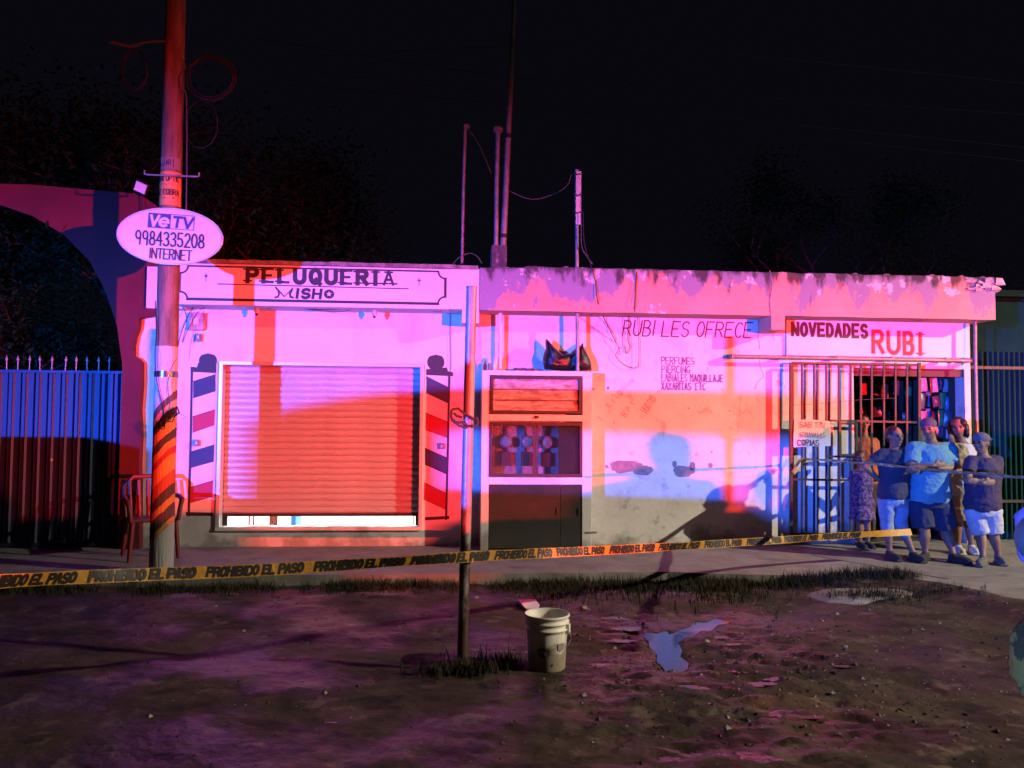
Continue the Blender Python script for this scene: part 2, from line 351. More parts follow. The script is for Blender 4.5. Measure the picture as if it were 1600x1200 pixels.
def gh(x, y):
    v = Vector((x, y, 0))
    h = noise.fractal(v*.9, 1.0, 2.0, 4)*.022 + noise.fractal(v*3.1+Vector((5, 2, 0)), .9, 2.0, 5)*.014
    # churned mud: clods in the wheel-rutted patch on the right of the post
    a = math.exp(-(((x-1.9)/1.3)**2 + ((y+4.2)/1.2)**2)); a2 = math.exp(-(((x-1.5)/1.6)**2+((y+5.6)/.9)**2))*.8
    r = noise.fractal(Vector((x*4.5+y*2, y*9, 3)), .8, 2.1, 4)
    h += (a + a2)*(r*.030) + max(a, a2)*.008*noise.noise(Vector((x*16, y*20, 1)))
    # tyre ruts running diagonally
    q = (y+5.05) + (x-2.2)*.75
    h -= .022*math.exp(-(q/.09)**2)*max(0, min(1, (x-1.2)*1.2))*max(0, min(1, (3.6-x)))
    h -= .016*math.exp(-((q-.55)/.10)**2)*max(0, min(1, (x-1.2)*1.2))*max(0, min(1, (3.6-x)))
    h += max(0, 1-abs(y+2.5)/.5)*.03*max(0, min(1, (4.2-x)*.6))
    if x > 3.1:
        de = min(((Vector((x, y))-a).length if (Vector((x, y))-a).dot(b-a) < 0 else ((Vector((x, y))-b).length if (Vector((x, y))-b).dot(a-b) < 0 else abs((Vector((x, y))-a).cross((b-a).normalized()))) ) for a, b in EDG)
        eh = .106*min(1, (x-3.1)/.9)*math.exp(-(max(0, de-.03)/.34)**2)*(.98+.09*noise.noise(Vector((x*5, y*5, 2))))
    if x > 2.8 and y > -3.6:
        e_ = math.exp(-(((x-APC.x)/.95)**2+((y-APC.y)/.36)**2)**2); h = h*(1-e_)+.042*e_
    if x > 3.1: h = max(h, eh + h*.15)
    dp = dpoly(x, y, pud)
    if inpoly(x, y, pud): h = -.03
    elif dp < .14: h = h*(dp/.14) - .012*(1-dp/.14)
    h += .05*math.exp(-((x-.1)**2+(y+4.6)**2)/.10)*(.6+noise.noise(Vector((x*9, y*9, 4))))
    return h
def axis(a, b, step, lo, hi, far):
    xs = []; x = a
    while x < b: xs.append(x); x += step
    xs.append(b)
    l = [a - (lo - lo) - s for s in far][::-1]; r = [b + s for s in far]
    return l + xs + r
far = [.1, .25, .5, 1, 2, 4, 8, 16, 32, 70, 140, 300]
xs = axis(-4.6, 5.6, .034, 0, 0, far); ys = axis(-7.2, -1.7, .03, 0, 0, far)
g = MB(); nx = len(xs)
g.v = [(x, y, GZ + (gh(x, y) if -5 < x < 6 and -7.5 < y < -1.4 else (-.02 if y >= -1.4 else 0))) for y in ys for x in xs]
for j in range(len(ys)-1):
    for i in range(nx-1): g.f.append((j*nx+i, j*nx+i+1, (j+1)*nx+i+1, (j+1)*nx+i)); g.m.append(0); g.sm.append(True)
dirt = mat('wet_dirt', (.066, .045, .030), .8, (.031, .021, .015), 1.8, 9, .40, .60, bump=.55, bscale=17)
layer(dirt, (.15, .115, .085), 5, 9, .57, .66, off=6, amount=.7)
layer(dirt, (.016, .011, .009), 3.2, 9, .53, .60, stretch=(.7, 1.3, 1), off=11, amount=.85)
n = dirt.node_tree; bb = n.nodes['Principled BSDF']
t = n.nodes.new('ShaderNodeTexNoise'); t.inputs['Scale'].default_value = 1.3; t.inputs['Detail'].default_value = 7
r = n.nodes.new('ShaderNodeMapRange'); r.inputs[1].default_value = .44; r.inputs[2].default_value = .60; r.inputs[3].default_value = .42; r.inputs[4].default_value = .92; bb.inputs['Specular IOR Level'].default_value = .28
n.links.new(n.nodes['Texture Coordinate'].outputs['Object'], t.inputs[0]); n.links.new(t.outputs[0], r.inputs[0]); n.links.new(r.outputs[0], bb.inputs['Roughness'])
g.build('ground', dirt, fix=False, kind='structure')
water = mat('muddy_water', (.022, .018, .02), .06, (.015, .012, .012), 6, spec=.2, bump=.06, bscale=11)
m = MB(); m.add([Vector((p.x, p.y, GZ-.013)) for p in pud], [tuple(range(len(pud)))])
m.build('puddle', water, kind='structure', fix=False)
wet = mat('wet_mud_film', (.018, .013, .012), .14, (.035, .027, .022), 9, spec=.35, bump=.3, bscale=30)
def wetpatch(px, py, rx, ry, seed):
    c = G(px, py, GZ); vs = []; zc = GZ+gh(c.x, c.y)
    for i in range(30):
        a = 2*PI*i/30; rr = 1+.75*noise.noise(Vector((math.cos(a)*1.9+seed, math.sin(a)*1.9, seed)))+.3*noise.noise(Vector((math.cos(a)*6, math.sin(a)*6+seed, 0)))
        vs.append((c.x+rx*rr*math.cos(a), c.y+ry*rr*math.sin(a), zc+.003))
    q = MB(); q.add(vs, [tuple(range(30))]); q.build('wet_patch', wet, kind='structure', fix=False)
for i, (px, py, rx, ry) in enumerate([(960,968,.10,.05),(985,985,.13,.05),(970,1002,.10,.04),(950,985,.09,.03),(1120,1000,.09,.03),(1150,1010,.12,.03),(1175,1070,.14,.05),(1215,1060,.10,.04),(1245,1120,.17,.06),(1300,1128,.14,.05),(1160,1050,.08,.03),(1330,1045,.10,.03),(1080,1080,.10,.04),(1130,1105,.12,.04),(945,1040,.10,.04),(990,1060,.08,.03),(1160,1185,.18,.06),(1060,1180,.14,.05),(520,1128,.05,.015)]):
    wetpatch(px, py, rx, ry, i*2.7+1)

# sidewalk slab: front edge follows the photo, crumbly
edge = [(-14, -1.72), (-4, -1.74), (-2.9, -1.78), (-.6, -1.8), (2.3, -1.78), (3.5, -2.02), (4.6, -2.2), (4.95, -2.9), (5.3, -3.9), (6.5, -4.4), (30, -4.6)]
def rough_edge(pts, step=.12, amp=.025):
    out = []
    for i in range(len(pts)-1):
        a = Vector(pts[i]); b = Vector(pts[i+1]); k = max(1, int((b-a).length/step)) if abs(a.x) < 7 else 3
        for j in range(k):
            q = a.lerp(b, j/k); out.append((q.x, q.y + noise.noise(Vector((q.x*3, q.y*3, 0)))*amp))
    out.append(pts[-1]); return out
e2 = rough_edge(edge)
top = [(x, y, 0) for x, y in e2] + [(30, 9, 0), (-14, 9, 0)]
m = MB(); m.prism([(a, b, -.16) for a, b, c in top], (0, 0, .16))
m.build('sidewalk', MT['concrete'], kind='structure')
# expansion joint and concrete apron patch
m = MB(); a = G(1270, 868); b = G(1480, 905)
m.box((-.006, 0, .001), (.006, (b-a).length, .004), M=Matrix.Translation(a) @ (b-a).to_track_quat('Y', 'Z').to_matrix().to_4x4())
m.build('sidewalk_joint', MT['dark'], kind='structure')
pp = [G(x, y, GZ+.05) for x, y in [(1245,928),(1275,917),(1350,912),(1450,910),(1505,915),(1560,930),(1500,930),(1440,928),(1390,934),(1345,939),(1290,936)]]
pp = [p+Vector((noise.noise(p*4)*.12, noise.noise(p*4+Vector((9,0,0)))*.05, 0)) for k_ in range(len(pp)) for p in (pp[k_], pp[k_].lerp(pp[(k_+1) % len(pp)], .35), pp[k_].lerp(pp[(k_+1) % len(pp)], .7))]
cpp = sum(pp, Vector())/len(pp); m = MB(); n_ = len(pp)
m.add([cpp.lerp(p, f_)+Vector((0, 0, dz+noise.noise(p*6)*.004)) for f_, dz in ((1.0, -.045), (.9, -.012), (.7, .0), (.3, .004)) for p in pp], [(r_*n_+k_, r_*n_+(k_+1) % n_, (r_+1)*n_+(k_+1) % n_, (r_+1)*n_+k_) for r_ in range(3) for k_ in range(n_)]+[tuple(3*n_+k_ for k_ in range(n_))], 0, True); m.build('concrete_apron', MT['concrete'], kind='structure')

# ------------------------------------------------------------------ barbershop (left building)
YF = -.42                                   # fascia face plane
XL, XM, XR = -3.66, .37, 6.86               # left end, party line, right end
ZB, ZT = 2.88, 3.42
shop = empty('barbershop', (XL, 0, 0), 'white barbershop with painted PELUQUERIA sign band and half lit roller shutter', 'building')
ox0, ox1, oz0, oz1 = X(340,700), X(661,700), .225, 2.25
m = MB()
m.box((X(207,600), 0, 0), (ox0, .2, ZB)); m.box((ox1, 0, 0), (XM, .2, ZB)); m.box((ox0, 0, oz1), (ox1, .2, ZB)); m.box((ox0, 0, 0), (ox1, .2, oz0))
m.build('wall', MT['wallb'], shop)
m = MB(); m.box((XL, .2, 3.0), (XM, 5, 3.18)); m.build('roof_slab', MT['mold'], shop)
# fascia: sign band + plain part
sx0, sx1 = X(279,440,YF), X(703,440,YF)
m = MB(); m.box((sx0, YF, ZB), (sx1, .2, 3.37)); m.build('sign_band', MT['sign'], shop, bevel=.012)
m = MB(); m.box((X(229,450,-.18), -.18, 2.86), (sx0-.001, .2, 3.36)); m.build('end_panel', MT['wallb'], shop)
m = MB(); m.box((sx1, YF+.01, ZB+.005), (XM-.003, .2, 3.38)); m.box((X(722,500,YF), YF+.008, 2.72), (XM-.003, .0, ZB+.003)); m.build('fascia', MT['wallb'], shop)
m = MB()
k = 26
for i in range(k):
    a = sx0-.02+(XM-sx0)*i/k; b = sx0-.02+(XM-sx0)*(i+1)/k
    m.box((a, YF-.03+rnd.uniform(-.006,.006), 3.371), (b, 5, 3.371+.045+rnd.uniform(-.004,.004)))
m.build('roof_edge', MT['mold'], shop)
# sign frame and words
L = Letters((0, YF, 0))
def sp(px, py): q = P(px, py, YF); return (q.x, q.z)
fr = [(279,419),(300,415),(676,419)] 
def corner_frame(x0, x1, z0, z1, r, wd):
    L.stroke([(x0+r, z1), (x1-r, z1)], wd); L.stroke([(x1, z1-r), (x1, z0+r)], wd*1.5); L.stroke([(x1-r, z0), (x0+r, z0)], wd*1.6); L.stroke([(x0, z0+r), (x0, z1-r)], wd*.7)
    for cx, cz, a0 in ((x0, z1, 270), (x1, z1, 180), (x1, z0, 90), (x0, z0, 0)):
        L.stroke([(cx+r*math.cos(math.radians(a0+90*i/6)), cz+r*math.sin(math.radians(a0+90*i/6))) for i in range(7)], wd)
corner_frame(sx0+.02, X(696,440,YF), 2.945, 3.335, .085, .02)
u0, u1 = X(383,430,YF), X(611,430,YF)
n_ = 10; cw = (u1-u0)/(n_*1.36)
L.text('PELUQUERIA', u0+.03, 3.165, cw*.86, .155, cw*.60, .052, serif=1.7, thin=.55)
L.seg((X(341,441,YF), 3.128), (X(638,447,YF), 3.118), .012)
q = X(431,457,YF)
L.stroke([(q, 3.10),(q+.03, 3.065),(q+.038, 3.02),(q+.025, 2.99),(q-.005, 2.982)], .02); L.stroke([(q+.02,3.08),(q+.10,2.995)], .014); L.stroke([(q+.10,2.995),(q+.20,3.10)], .010); L.stroke([(q+.185,3.08),(q+.165,3.03),(q+.17,2.995),(q+.20,2.984)], .024)
L.text('ISH', q+.235, 2.985, .085, .1, .045, .034, slant=.12, thin=.8)
L.disc(q+.62, 3.035, .06, .055)
L.stroke(arc(q+.62, 3.035, .052, .047, 0, 360, 12), .016)
L.poly([(q+.62+.035*math.sin(i*PI/5)*(1 if i % 2 == 0 else .42), 3.035+.035*math.cos(i*PI/5)*(1 if i % 2 == 0 else .42)) for i in range(10)], 1, h0=.005)
for px, py in ((322,433),(655,440)):
    a, b = sp(px, py)
    L.stroke([(a, b-.05), (a, b+.045)], .005); L.stroke([(a-.02, b+.012), (a+.02, b+.012)], .006); L.stroke([(a-.014, b), (a+.014, b+.026)], .005); L.stroke([(a-.014, b+.026), (a+.014, b)], .005)
L.build('painted_sign', [MT['ink'], MT['sign']], shop)

# painted barber poles
def mural(side):
    L = Letters((0, 0, 0)); W = lambda px, py: (X(px, py), Z(px, py))
    if side == 0:
        ball = (325, 564); S = [((302,596),(337,585),(337,611),(302,622),1), ((301,651),(336,640),(335,664),(301,676),2), ((298,706),(335,695),(334,721),(298,731),1), ((296,762),(333,751),(332,776),(296,786),2)]
        edge_ = [(300,580),(298,690),(295,805)]; cap = [(298,573),(298,581),(338,583),(338,568),(310,567),(308,574)]; foot = [(290,800),(333,801),(333,806),(291,806)]
    else:
        ball = (681, 566); S = [((666,588),(700,605),(700,630),(666,614),1), ((665,645),(699,659),(699,684),(665,672),2), ((664,700),(700,716),(698,741),(664,726),1), ((663,754),(697,771),(696,796),(662,780),2)]
        edge_ = [(702,583),(700,690),(697,811)]; cap = [(666,577),(666,586),(708,588),(708,582),(700,580),(698,574)]; foot = [(664,808),(702,806),(702,811),(664,813)]
    for a, b, c, d, mi in S: L.poly([W(*a), W(*b), W(*c), W(*d)], mi)
    for a, b, c, d, mi in S: L.seg(W(*a), W(*b), .008); L.seg(W(*d), W(*c), .005)
    L.stroke([W(*p) for p in edge_], .028); L.poly([W(*p) for p in cap], 0, h0=.004); L.poly([W(*p) for p in foot], 0)
    c = W(*ball); L.disc(c[0], c[1], .108, .105)
    for k in range(5): a = W(ball[0]-8+4*k, ball[1]-12+abs(k-2)); L.disc(a[0], a[1]+.01, .02, .012, 3, n=8, h0=.004)
    return L.build('barber_pole_mural', [MT['ink'], MT['navyp'], MT['mred'], MT['wallb']], shop)
mural(0); mural(1)

# window frame, shutter, sill
fr = MB(); wd = .045
fr.box((ox0, -.03, oz0), (ox0+wd, .12, oz1)); fr.box((ox1-wd, -.03, oz0), (ox1, .12, oz1)); fr.box((ox0+wd, -.03, oz1-wd), (ox1-wd, .12, oz1))
fr.build('shutter_frame', MT['alum'], shop, bevel=.004)
m = MB(); m.box((ox0+.0, .156, oz0), (ox0+.09, .199, oz1)); m.box((ox1-.09, .156, oz0), (ox1, .199, oz1)); m.box((ox0+.09, .156, oz1-.09), (ox1-.09, .199, oz1)); m.build('light_stop', MT['iron'], shop)  # added behind the slat ends to stop room light leaking out
rs = empty('roller_shutter', ((ox0+ox1)/2, .13, .36)); rs.parent = shop; rs.matrix_parent_inverse = chain(shop).inverted()
ns = 23; sz0, sz1 = .385, oz1-wd; hh = (sz1-sz0)/ns
sl = MB(); x0, x1 = ox0+wd+.004, ox1-wd-.004; prof = []
pr = [(.0, .0), (-.004, .004), (-.016, .016), (-.021, .036), (-.018, .058), (-.008, hh-.010), (.001, hh-.001), (.003, hh+.008), (.010, hh+.008), (.012, hh-.004), (.012, 0)]
nseg = 12
vs = []; 
for i in range(nseg+1):
    for (dy, dz) in pr: vs.append((x0+(x1-x0)*i/nseg, .14+dy, dz))
k = len(pr); fs = []
for i in range(nseg):
    for j in range(k): j2 = (j+1) % k; fs.append((i*k+j, i*k+j2, (i+1)*k+j2, (i+1)*k+j))
sl.add(vs, fs); sme = sl.mesh('slat'); sme.materials.append(MT['slat'])
bm = bmesh.new(); bm.from_mesh(sme); bmesh.ops.recalc_face_normals(bm, faces=bm.faces); bm.to_mesh(sme); bm.free()
for i in range(ns):
    o = bpy.data.objects.new('slat', sme); COL.objects.link(o); o.parent = rs; o.matrix_parent_inverse = chain(rs).inverted()
    o.location = (0, rnd.uniform(-.0015, .0015), sz0 + hh*i); o.rotation_euler = (rnd.uniform(-.006, .006), 0, 0)
m = MB(); m.box((x0, .112, .352), (x1, .165, sz0-.001)); m.build('bottom_bar', MT['iron'], rs)
m = MB()
for i in range(30):
    a = ox0 + (ox1-ox0)*i/30; b = ox0 + (ox1-ox0)*(i+1)/30; m.box((a, -.035, oz0-.03), (b, .2, oz0+.004+rnd.uniform(0, .008)))
m.build('window_sill', MT['wallb'], shop)
# lit room behind the shutter
m = MB()
m.box((-3.5, 4.4, 0), (.3, 4.5, 2.9)); m.box((-3.6, .21, 0), (-3.5, 4.5, 2.9)); m.box((.3, .21, 0), (.36, 4.5, 2.9)); m.box((-3.5, .21, .01), (.3, 4.4, .06)); m.box((-3.5, .2, 2.75), (.3, 4.4, 2.88))
m.build('room', MT['room'], shop)
tube = mat('fluorescent_tube', (1, 1, 1), .5, emit=(1, .98, .95), es=60)
for i, (lx, ly) in enumerate(((-2.3, 2.0), (-.9, 2.0))):
    t = empty('ceiling_light', (lx, ly, 2.72), 'fluorescent ceiling light burning inside the barbershop, %s of the pair' % ('left' if i == 0 else 'right'), 'ceiling light', 'ceiling lights inside the barbershop')
    m = MB(); m.box((lx-.6, ly-.06, 2.70), (lx+.6, ly+.06, 2.745)); m.build('housing', MT['alum'], t)
    m = MB(); m.tube([(lx-.57, ly, 2.67), (lx+.57, ly, 2.67)], .02, 8); m.build('tube', tube, t)
l = bpy.data.lights.new('ceiling_light_lamp', 'AREA'); l.energy = 260; l.shape = 'RECTANGLE'; l.size = 3; l.size_y = 2; l.color = (1, .98, .95)
o = bpy.data.objects.new('ceiling_light_lamp', l); o.location = (-1.6, 2.1, 2.64); COL.objects.link(o)
brown = mat('brown_wood', (.20, .07, .05), .6); cyan = mat('bright_blue_plastic', (.02, .35, .75), .5)
ch = empty('stool', (-2.35, .5, .06), 'small brown wooden stool seen through the gap under the shutter', 'stool')
m = MB(); m.box((-2.52, .42, .48), (-2.18, .7, .52)); m.build('seat', brown, ch)
for a, b in ((-2.5, .44), (-2.24, .44), (-2.5, .68), (-2.24, .68)):
    m = MB(); m.box((a, b, .06), (a+(.055 if a > -2.3 else .02), b+.02, .48)); m.build('leg', brown, ch)
m = MB(); m.box((-1.98, .50, .06), (-1.92, .9, .55)); m.box((-1.98, .5, .54), (-1.6, .9, .56)); m.build('plastic_crate', cyan, label='bright blue plastic crate edge behind the lit gap', cat='crate')
m = MB(); m.tube([(-.42, .5, .06), (-.42, .5, 1.2)], .008); m.tube([(-.42,.5,1.2),(-.36,.5,1.2)], .012); m.build('walking_stick', MT['iron'], label='thin dark stick standing at the right end of the lit gap', cat='stick')

# fixtures on the barbershop wall
def fixture_box(px, py, wpx, hpx, dep, name, label, mt, cat):
    a = P(px-wpx/2, py+hpx/2); b = P(px+wpx/2, py-hpx/2)
    t = empty(name, (a.x, 0, a.z), label, cat)
    m = MB(); m.box((a.x, -dep, a.z), (b.x, -.0, b.z)); m.build('case', mt, t, bevel=.006)
    m = MB(); m.box((a.x+(b.x-a.x)*.3, -dep-.006, a.z+(b.z-a.z)*.3), (b.x-(b.x-a.x)*.3, -dep+.001, b.z-(b.z-a.z)*.3)); m.build('cover', MT['pvc'], t)
fixture_box(310, 503, 22, 27, .09, 'breaker_box', 'small worn breaker box under the left end of the sign band', mat('pinkish_box_paint', (.55, .42, .40), .7, (.3, .2, .2), 9), 'breaker box')
fixture_box(312, 528, 7, 12, .07, 'junction_box', 'tiny dark junction box on the wall above the left barber pole', MT['metergrey'], 'box')
fixture_box(309, 692, 6, 10, .06, 'wall_socket', 'small socket mounted on the left painted barber pole', MT['metergrey'], 'socket')
fixture_box(690, 697, 8, 9, .05, 'wall_hook_box', 'small socket mounted on the right painted barber pole', MT['metergrey'], 'socket')
def bulb(px, py, label):
    p = P(px, py, -.28); t = empty('light_bulb', p, label, 'light bulb', 'unlit bulbs under the sign band')
    m = MB(); m.lathe([(.0, .12), (.03, .12), (.03, .06), (.02, .05)], 12, p); m.build('bulb_socket', MT['pvc'], t)
    m = MB(); m.ell(p+Vector((0, 0, .01)), (.032, .032, .045)); m.build('bulb_glass', MT['pvc'], t)
    m = MB(); m.ell(p+Vector((0, 0, -.04)), (.018, .018, .014)); m.build('bulb_tip', MT['ink'], t)
bulb(585, 490, 'unlit white bulb hanging under the middle of the sign band')
bulb(401, 486, 'unlit white bulb hanging under the left part of the sign band')

def cable(name, pts, r, mt, label, cat='cable', parent=None, sub=8, **k):
    """Catmull-Rom through pts"""
    pts = [Vector(p) for p in pts]; q = [pts[0]*2-pts[1]] + pts + [pts[-1]*2-pts[-2]]; out = []
    for i in range(1, len(q)-2):
        for j in range(sub):
            t = j/sub; out.append(.5*((2*q[i]) + (q[i+1]-q[i-1])*t + (2*q[i-1]-5*q[i]+4*q[i+1]-q[i+2])*t*t + (3*q[i]-q[i-1]-3*q[i+1]+q[i+2])*t**3))
    out.append(pts[-1]); m = MB(); m.tube(out, r, 5); return m.build(name, mt, parent, label=label, cat=cat, fix=False, **k)
y = -.2
cable('dangling_wire', [P(a, b, y) for a, b in [(283,472),(292,500),(285,535),(296,510),(320,480),(380,476),(420,482),(440,479),(520,487),(560,482)]], .004, MT['wire'], 'thin black wire sagging along the underside of the PELUQUERIA band')
cable('dangling_wire', [P(a, b, y-.02) for a, b in [(276,560),(283,520),(305,476),(330,474),(345,478),(425,476),(500,484),(590,481),(690,487)]], .005, MT['wire'], 'longer black cable running from the pole along under the sign band')
cable('dangling_wire', [P(a, b, -.02) for a, b in [(700,420),(704,440),(703,500),(704,560),(703,600)]], .004, MT['wiregrey'], 'straight grey wire down the seam right of the painted sign')

# ------------------------------------------------------------------ variety shop (right building)
rub = empty('variety_shop', (XM, 0, 0), 'pale shop with peeling salmon fascia lettered NOVEDADES RUBI and an open doorway', 'building')
dx0, dx1, dz1 = X(1335,700), X(1509,700), Z(1420,576)
m = MB(); m.box((XM, 0, 0), (dx0, .2, ZB)); m.box((dx1, 0, 0), (XR, .2, ZB)); m.box((dx0, 0, dz1), (dx1, .2, ZB)); m.build('wall', MT['wall'], rub)
m = MB(); m.box((XM, .2, 3.0), (XR, 5, 3.2)); m.build('roof_slab', MT['mold'], rub)
# fascia with a broken top edge and a broken right corner
fx1 = X(1555,470,YF); m = MB(); k = 150; xs_ = [XM+.002+(fx1-XM)*i/k for i in range(k+1)]
def ztop(x): return 3.425 + noise.fractal(Vector((x*3.5, 0, 0)), .8, 2, 5)*.014 - (.0 if x > .9 else .02)
vs = []
for x in xs_:
    j = noise.noise(Vector((x*6, 3, 0)))*.004
    zb = ZB + noise.noise(Vector((x*2, 8, 0)))*.006
    vs += [(x, YF+j, zb), (x, YF+j, ztop(x)-.015), (x, YF+.015, ztop(x)), (x, .2, ztop(x)+.01), (x, .2, zb+.002)]
fs = []
for i in range(k):
    for j in range(5): j2 = (j+1) % 5; fs.append((i*5+j, (i+1)*5+j, (i+1)*5+j2, i*5+j2))
fs += [(0, 1, 2, 3, 4), tuple(k*5+j for j in (4, 3, 2, 1, 0))]
m.add(vs, fs); m.build('fascia', MT['fascia'], rub)
m = MB(); 
for i in range(46):
    x = rnd.uniform(XM+.3, fx1-.05); s = rnd.uniform(.012, .035); m.ell((x, YF+rnd.uniform(.02, .4), ztop(x)+.005), (s*1.6, s, s*.7), 8)
m.build('crumbled_edge', MT['mold'], rub, kind='stuff')
m = MB()
for i in range(16):
    x = X(1508+i*3.2, 445, YF); zz = 3.33-rnd.uniform(0, .09) if i % 3 else 3.37
    m.box((x, YF-.012-rnd.uniform(0,.02), zz-rnd.uniform(.01,.05)), (x+rnd.uniform(.03,.11), YF+.02, zz+rnd.uniform(.0,.06)), jit=.02)
m.build('broken_corner', MT['white_conc'], rub, kind='stuff')
m = MB(); m.box((X(1205,490,YF), YF+.004, 2.70), (X(1227,490,YF), -.002, ZB+.006)); m.build('beam_end', MT['fascia'], rub, bevel=.01)
zn0, zn1 = Z(1300,556,-.03), ZB
m = MB(); m.box((X(1229,520,-.03), -.035, zn0), (X(1513,520,-.03)+.01, -.001, zn1-.001)); m.build('sign_panel', MT['sign'], rub)
L = Letters((0, -.035, 0))
q0 = X(1236,520,-.035); q1 = X(1357,520,-.035); cw = (q1-q0)/(9*1.36)
for i, c in enumerate('NOVEDADES'): L.text(c, q0+.02+i*cw*1.36, 2.685-(i*.0015), cw*.82, .155, 0, .042, jit=.003, serif=0)
q0 = X(1364,530,-.035); cw = .128
uu = q0
for i, (c, w_) in enumerate(zip('RUBI', (.13, .145, .11, .12))):
    for pas in (0, 1):
        L.k = 0 if pas == 0 else 60
        L.text(c, uu+(.012 if pas == 0 else 0), 2.48+(i*-.006), w_, .27, 0, .066 if pas == 0 else .048, 2 if pas == 0 else 1, jit=0, serif=2.0 if c == 'I' else 0)
    uu += w_+.075
L.build('painted_sign', [MT['ink'], MT['redp'], MT['bluep']], rub)
L = Letters((0, 0, 0))
L.text('RUBI LES OFRECE', X(973,514), Z(973,524), .092, .19, .034, .016, slant=.16, jit=.004)
L.build('painted_offer_heading', MT['inkthin'], rub)
L = Letters((0, 0, 0))
for j, (t_, px, dr) in enumerate((('PERFUMES', 1034, 0), ('PIERCING', 1034, 0), ('LABIALES MAQUILLAJE', 1034, 0), ('XAXARITAS  ETC', 1034, 0))):
    yy = 569+13.2*j
    L.text(t_, X(px, yy), Z(px, yy), .040 if j < 2 else .0315, .088, .015, .0115, jit=.003, drop=.0)
L.build('painted_offer_list', MT['inkfade'], rub)
# scrawls, chips, cracks
L = Letters((X(940,656), 0, Z(940,656)), ux=(.62, 0, .78), uz=(-.78, 0, .62)); o_ = L.o.copy()
for args in (('PATTIO', 0, 0, .04, .07, .045, .008), ('TORRA', .05, -.22, .035, .07, .05, .008), ('VUOTIO', .42, -.40, .03, .10, .012, .009)):
    L = Letters(o_, ux=(.62, 0, .78), uz=(-.78, 0, .62)); L.text(*args, jit=.006, drop=.35 if args[0] != 'VUOTIO' else 0); L.build('scrawled_graffiti', MT['pencil'], rub)
def crack(pts, wd, px=True):
    q = [(X(a, b), Z(a, b)) for a, b in pts]; out = []
    for i in range(len(q)-1):
        for j in range(4):
            t = j/4; out.append((q[i][0]*(1-t)+q[i+1][0]*t+rnd.uniform(-.006, .006), q[i][1]*(1-t)+q[i+1][1]*t+rnd.uniform(-.004, .004)))
    out.append(q[-1]); L = Letters((0, 0, 0)); L.stroke(out, wd); L.build('wall_crack', MT['pencil'], rub)
L = Letters((0, 0, 0))
crack([(1184,500),(1185,530),(1187,545)], .010); crack([(1187,563),(1188,575),(1193,587),(1184,598),(1178,608)], .008); crack([(1163,510),(1172,535)], .004); crack([(1198,505),(1206,520),(1209,532)], .008)
crack([(1158,620),(1155,650),(1168,640),(1180,655)], .004); crack([(1140,660),(1160,668)], .004)
L = Letters((0, YF, 0))
for pts in ([(1203,424),(1206,445),(1202,470),(1204,492)], [(1268,462),(1266,478)], [(995,424),(993,450),(992,487)]):
    q = [(X(a, b, YF), Z(a, b, YF)) for a, b in pts]; L.stroke(q, .012)
L.wrap = None; 
for v in range(len(L.mb.v)): L.mb.v[v] = (L.mb.v[v][0], L.mb.v[v][1]-.004, L.mb.v[v][2])
L.build('fascia_crack', MT['mold'], rub)
chip = mat('exposed_grey_render', (.16, .14, .17), .9, (.28, .24, .27), 9, bump=.5, bscale=25)
def blotch(L, cx, cy, rx, ry, sq=1, seed=0):
    pts = []
    for i in range(26):
        a = 2*PI*i/26; rr = 1 + .35*noise.noise(Vector((math.cos(a)*2.2+seed, math.sin(a)*2.2, seed)))
        c, s = math.cos(a), math.sin(a); e = sq
        pts.append((cx + rx*rr*math.copysign(abs(c)**e, c), cy + ry*rr*math.copysign(abs(s)**e, s)))
    L.poly(pts)
for k_, (px, py, rx, ry, sq) in enumerate([(978,729,.20,.075,.6),(1004,735,.13,.06,.7),(1068,736,.13,.07,.8),(1054,725,.03,.04,1),(1082,728,.04,.05,1),(1110,727,.03,.03,1),(948,729,.022,.02,1),(1112,706,.012,.012,1),(1076,638,.012,.012,1),(927,608,.02,.02,1),(950,606,.018,.018,1),(1140,642,.01,.01,1)]):
    L = Letters((0, -.0004*(k_ % 2), 0)); blotch(L, X(px, py), Z(px, py), rx, ry, sq, k_*3.1); L.build('chipped_plaster', chip, rub)
# shop interior
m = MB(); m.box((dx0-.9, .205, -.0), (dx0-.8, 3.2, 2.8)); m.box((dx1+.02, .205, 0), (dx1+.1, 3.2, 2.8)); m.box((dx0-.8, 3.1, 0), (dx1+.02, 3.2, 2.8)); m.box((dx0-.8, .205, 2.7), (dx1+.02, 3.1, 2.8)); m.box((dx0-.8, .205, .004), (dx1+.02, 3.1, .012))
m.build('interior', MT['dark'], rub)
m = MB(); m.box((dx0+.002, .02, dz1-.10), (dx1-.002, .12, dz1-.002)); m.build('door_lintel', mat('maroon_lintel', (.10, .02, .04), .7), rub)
pk = [mat('blue_packet', (.12, .2, .5), .25), mat('silver_packet', (.4, .42, .46), .25), mat('green_packet', (.05, .3, .12), .3), mat('white_packet', (.6, .6, .62), .3), mat('red_packet', (.45, .05, .05), .3), mat('dark_packet', (.06, .07, .12), .3)]
pcn = ['blue', 'silver', 'green', 'white', 'red', 'dark']; plc = {}
ordn = ['first', 'second', 'third', 'fourth', 'fifth', 'sixth', 'seventh', 'eighth', 'ninth']
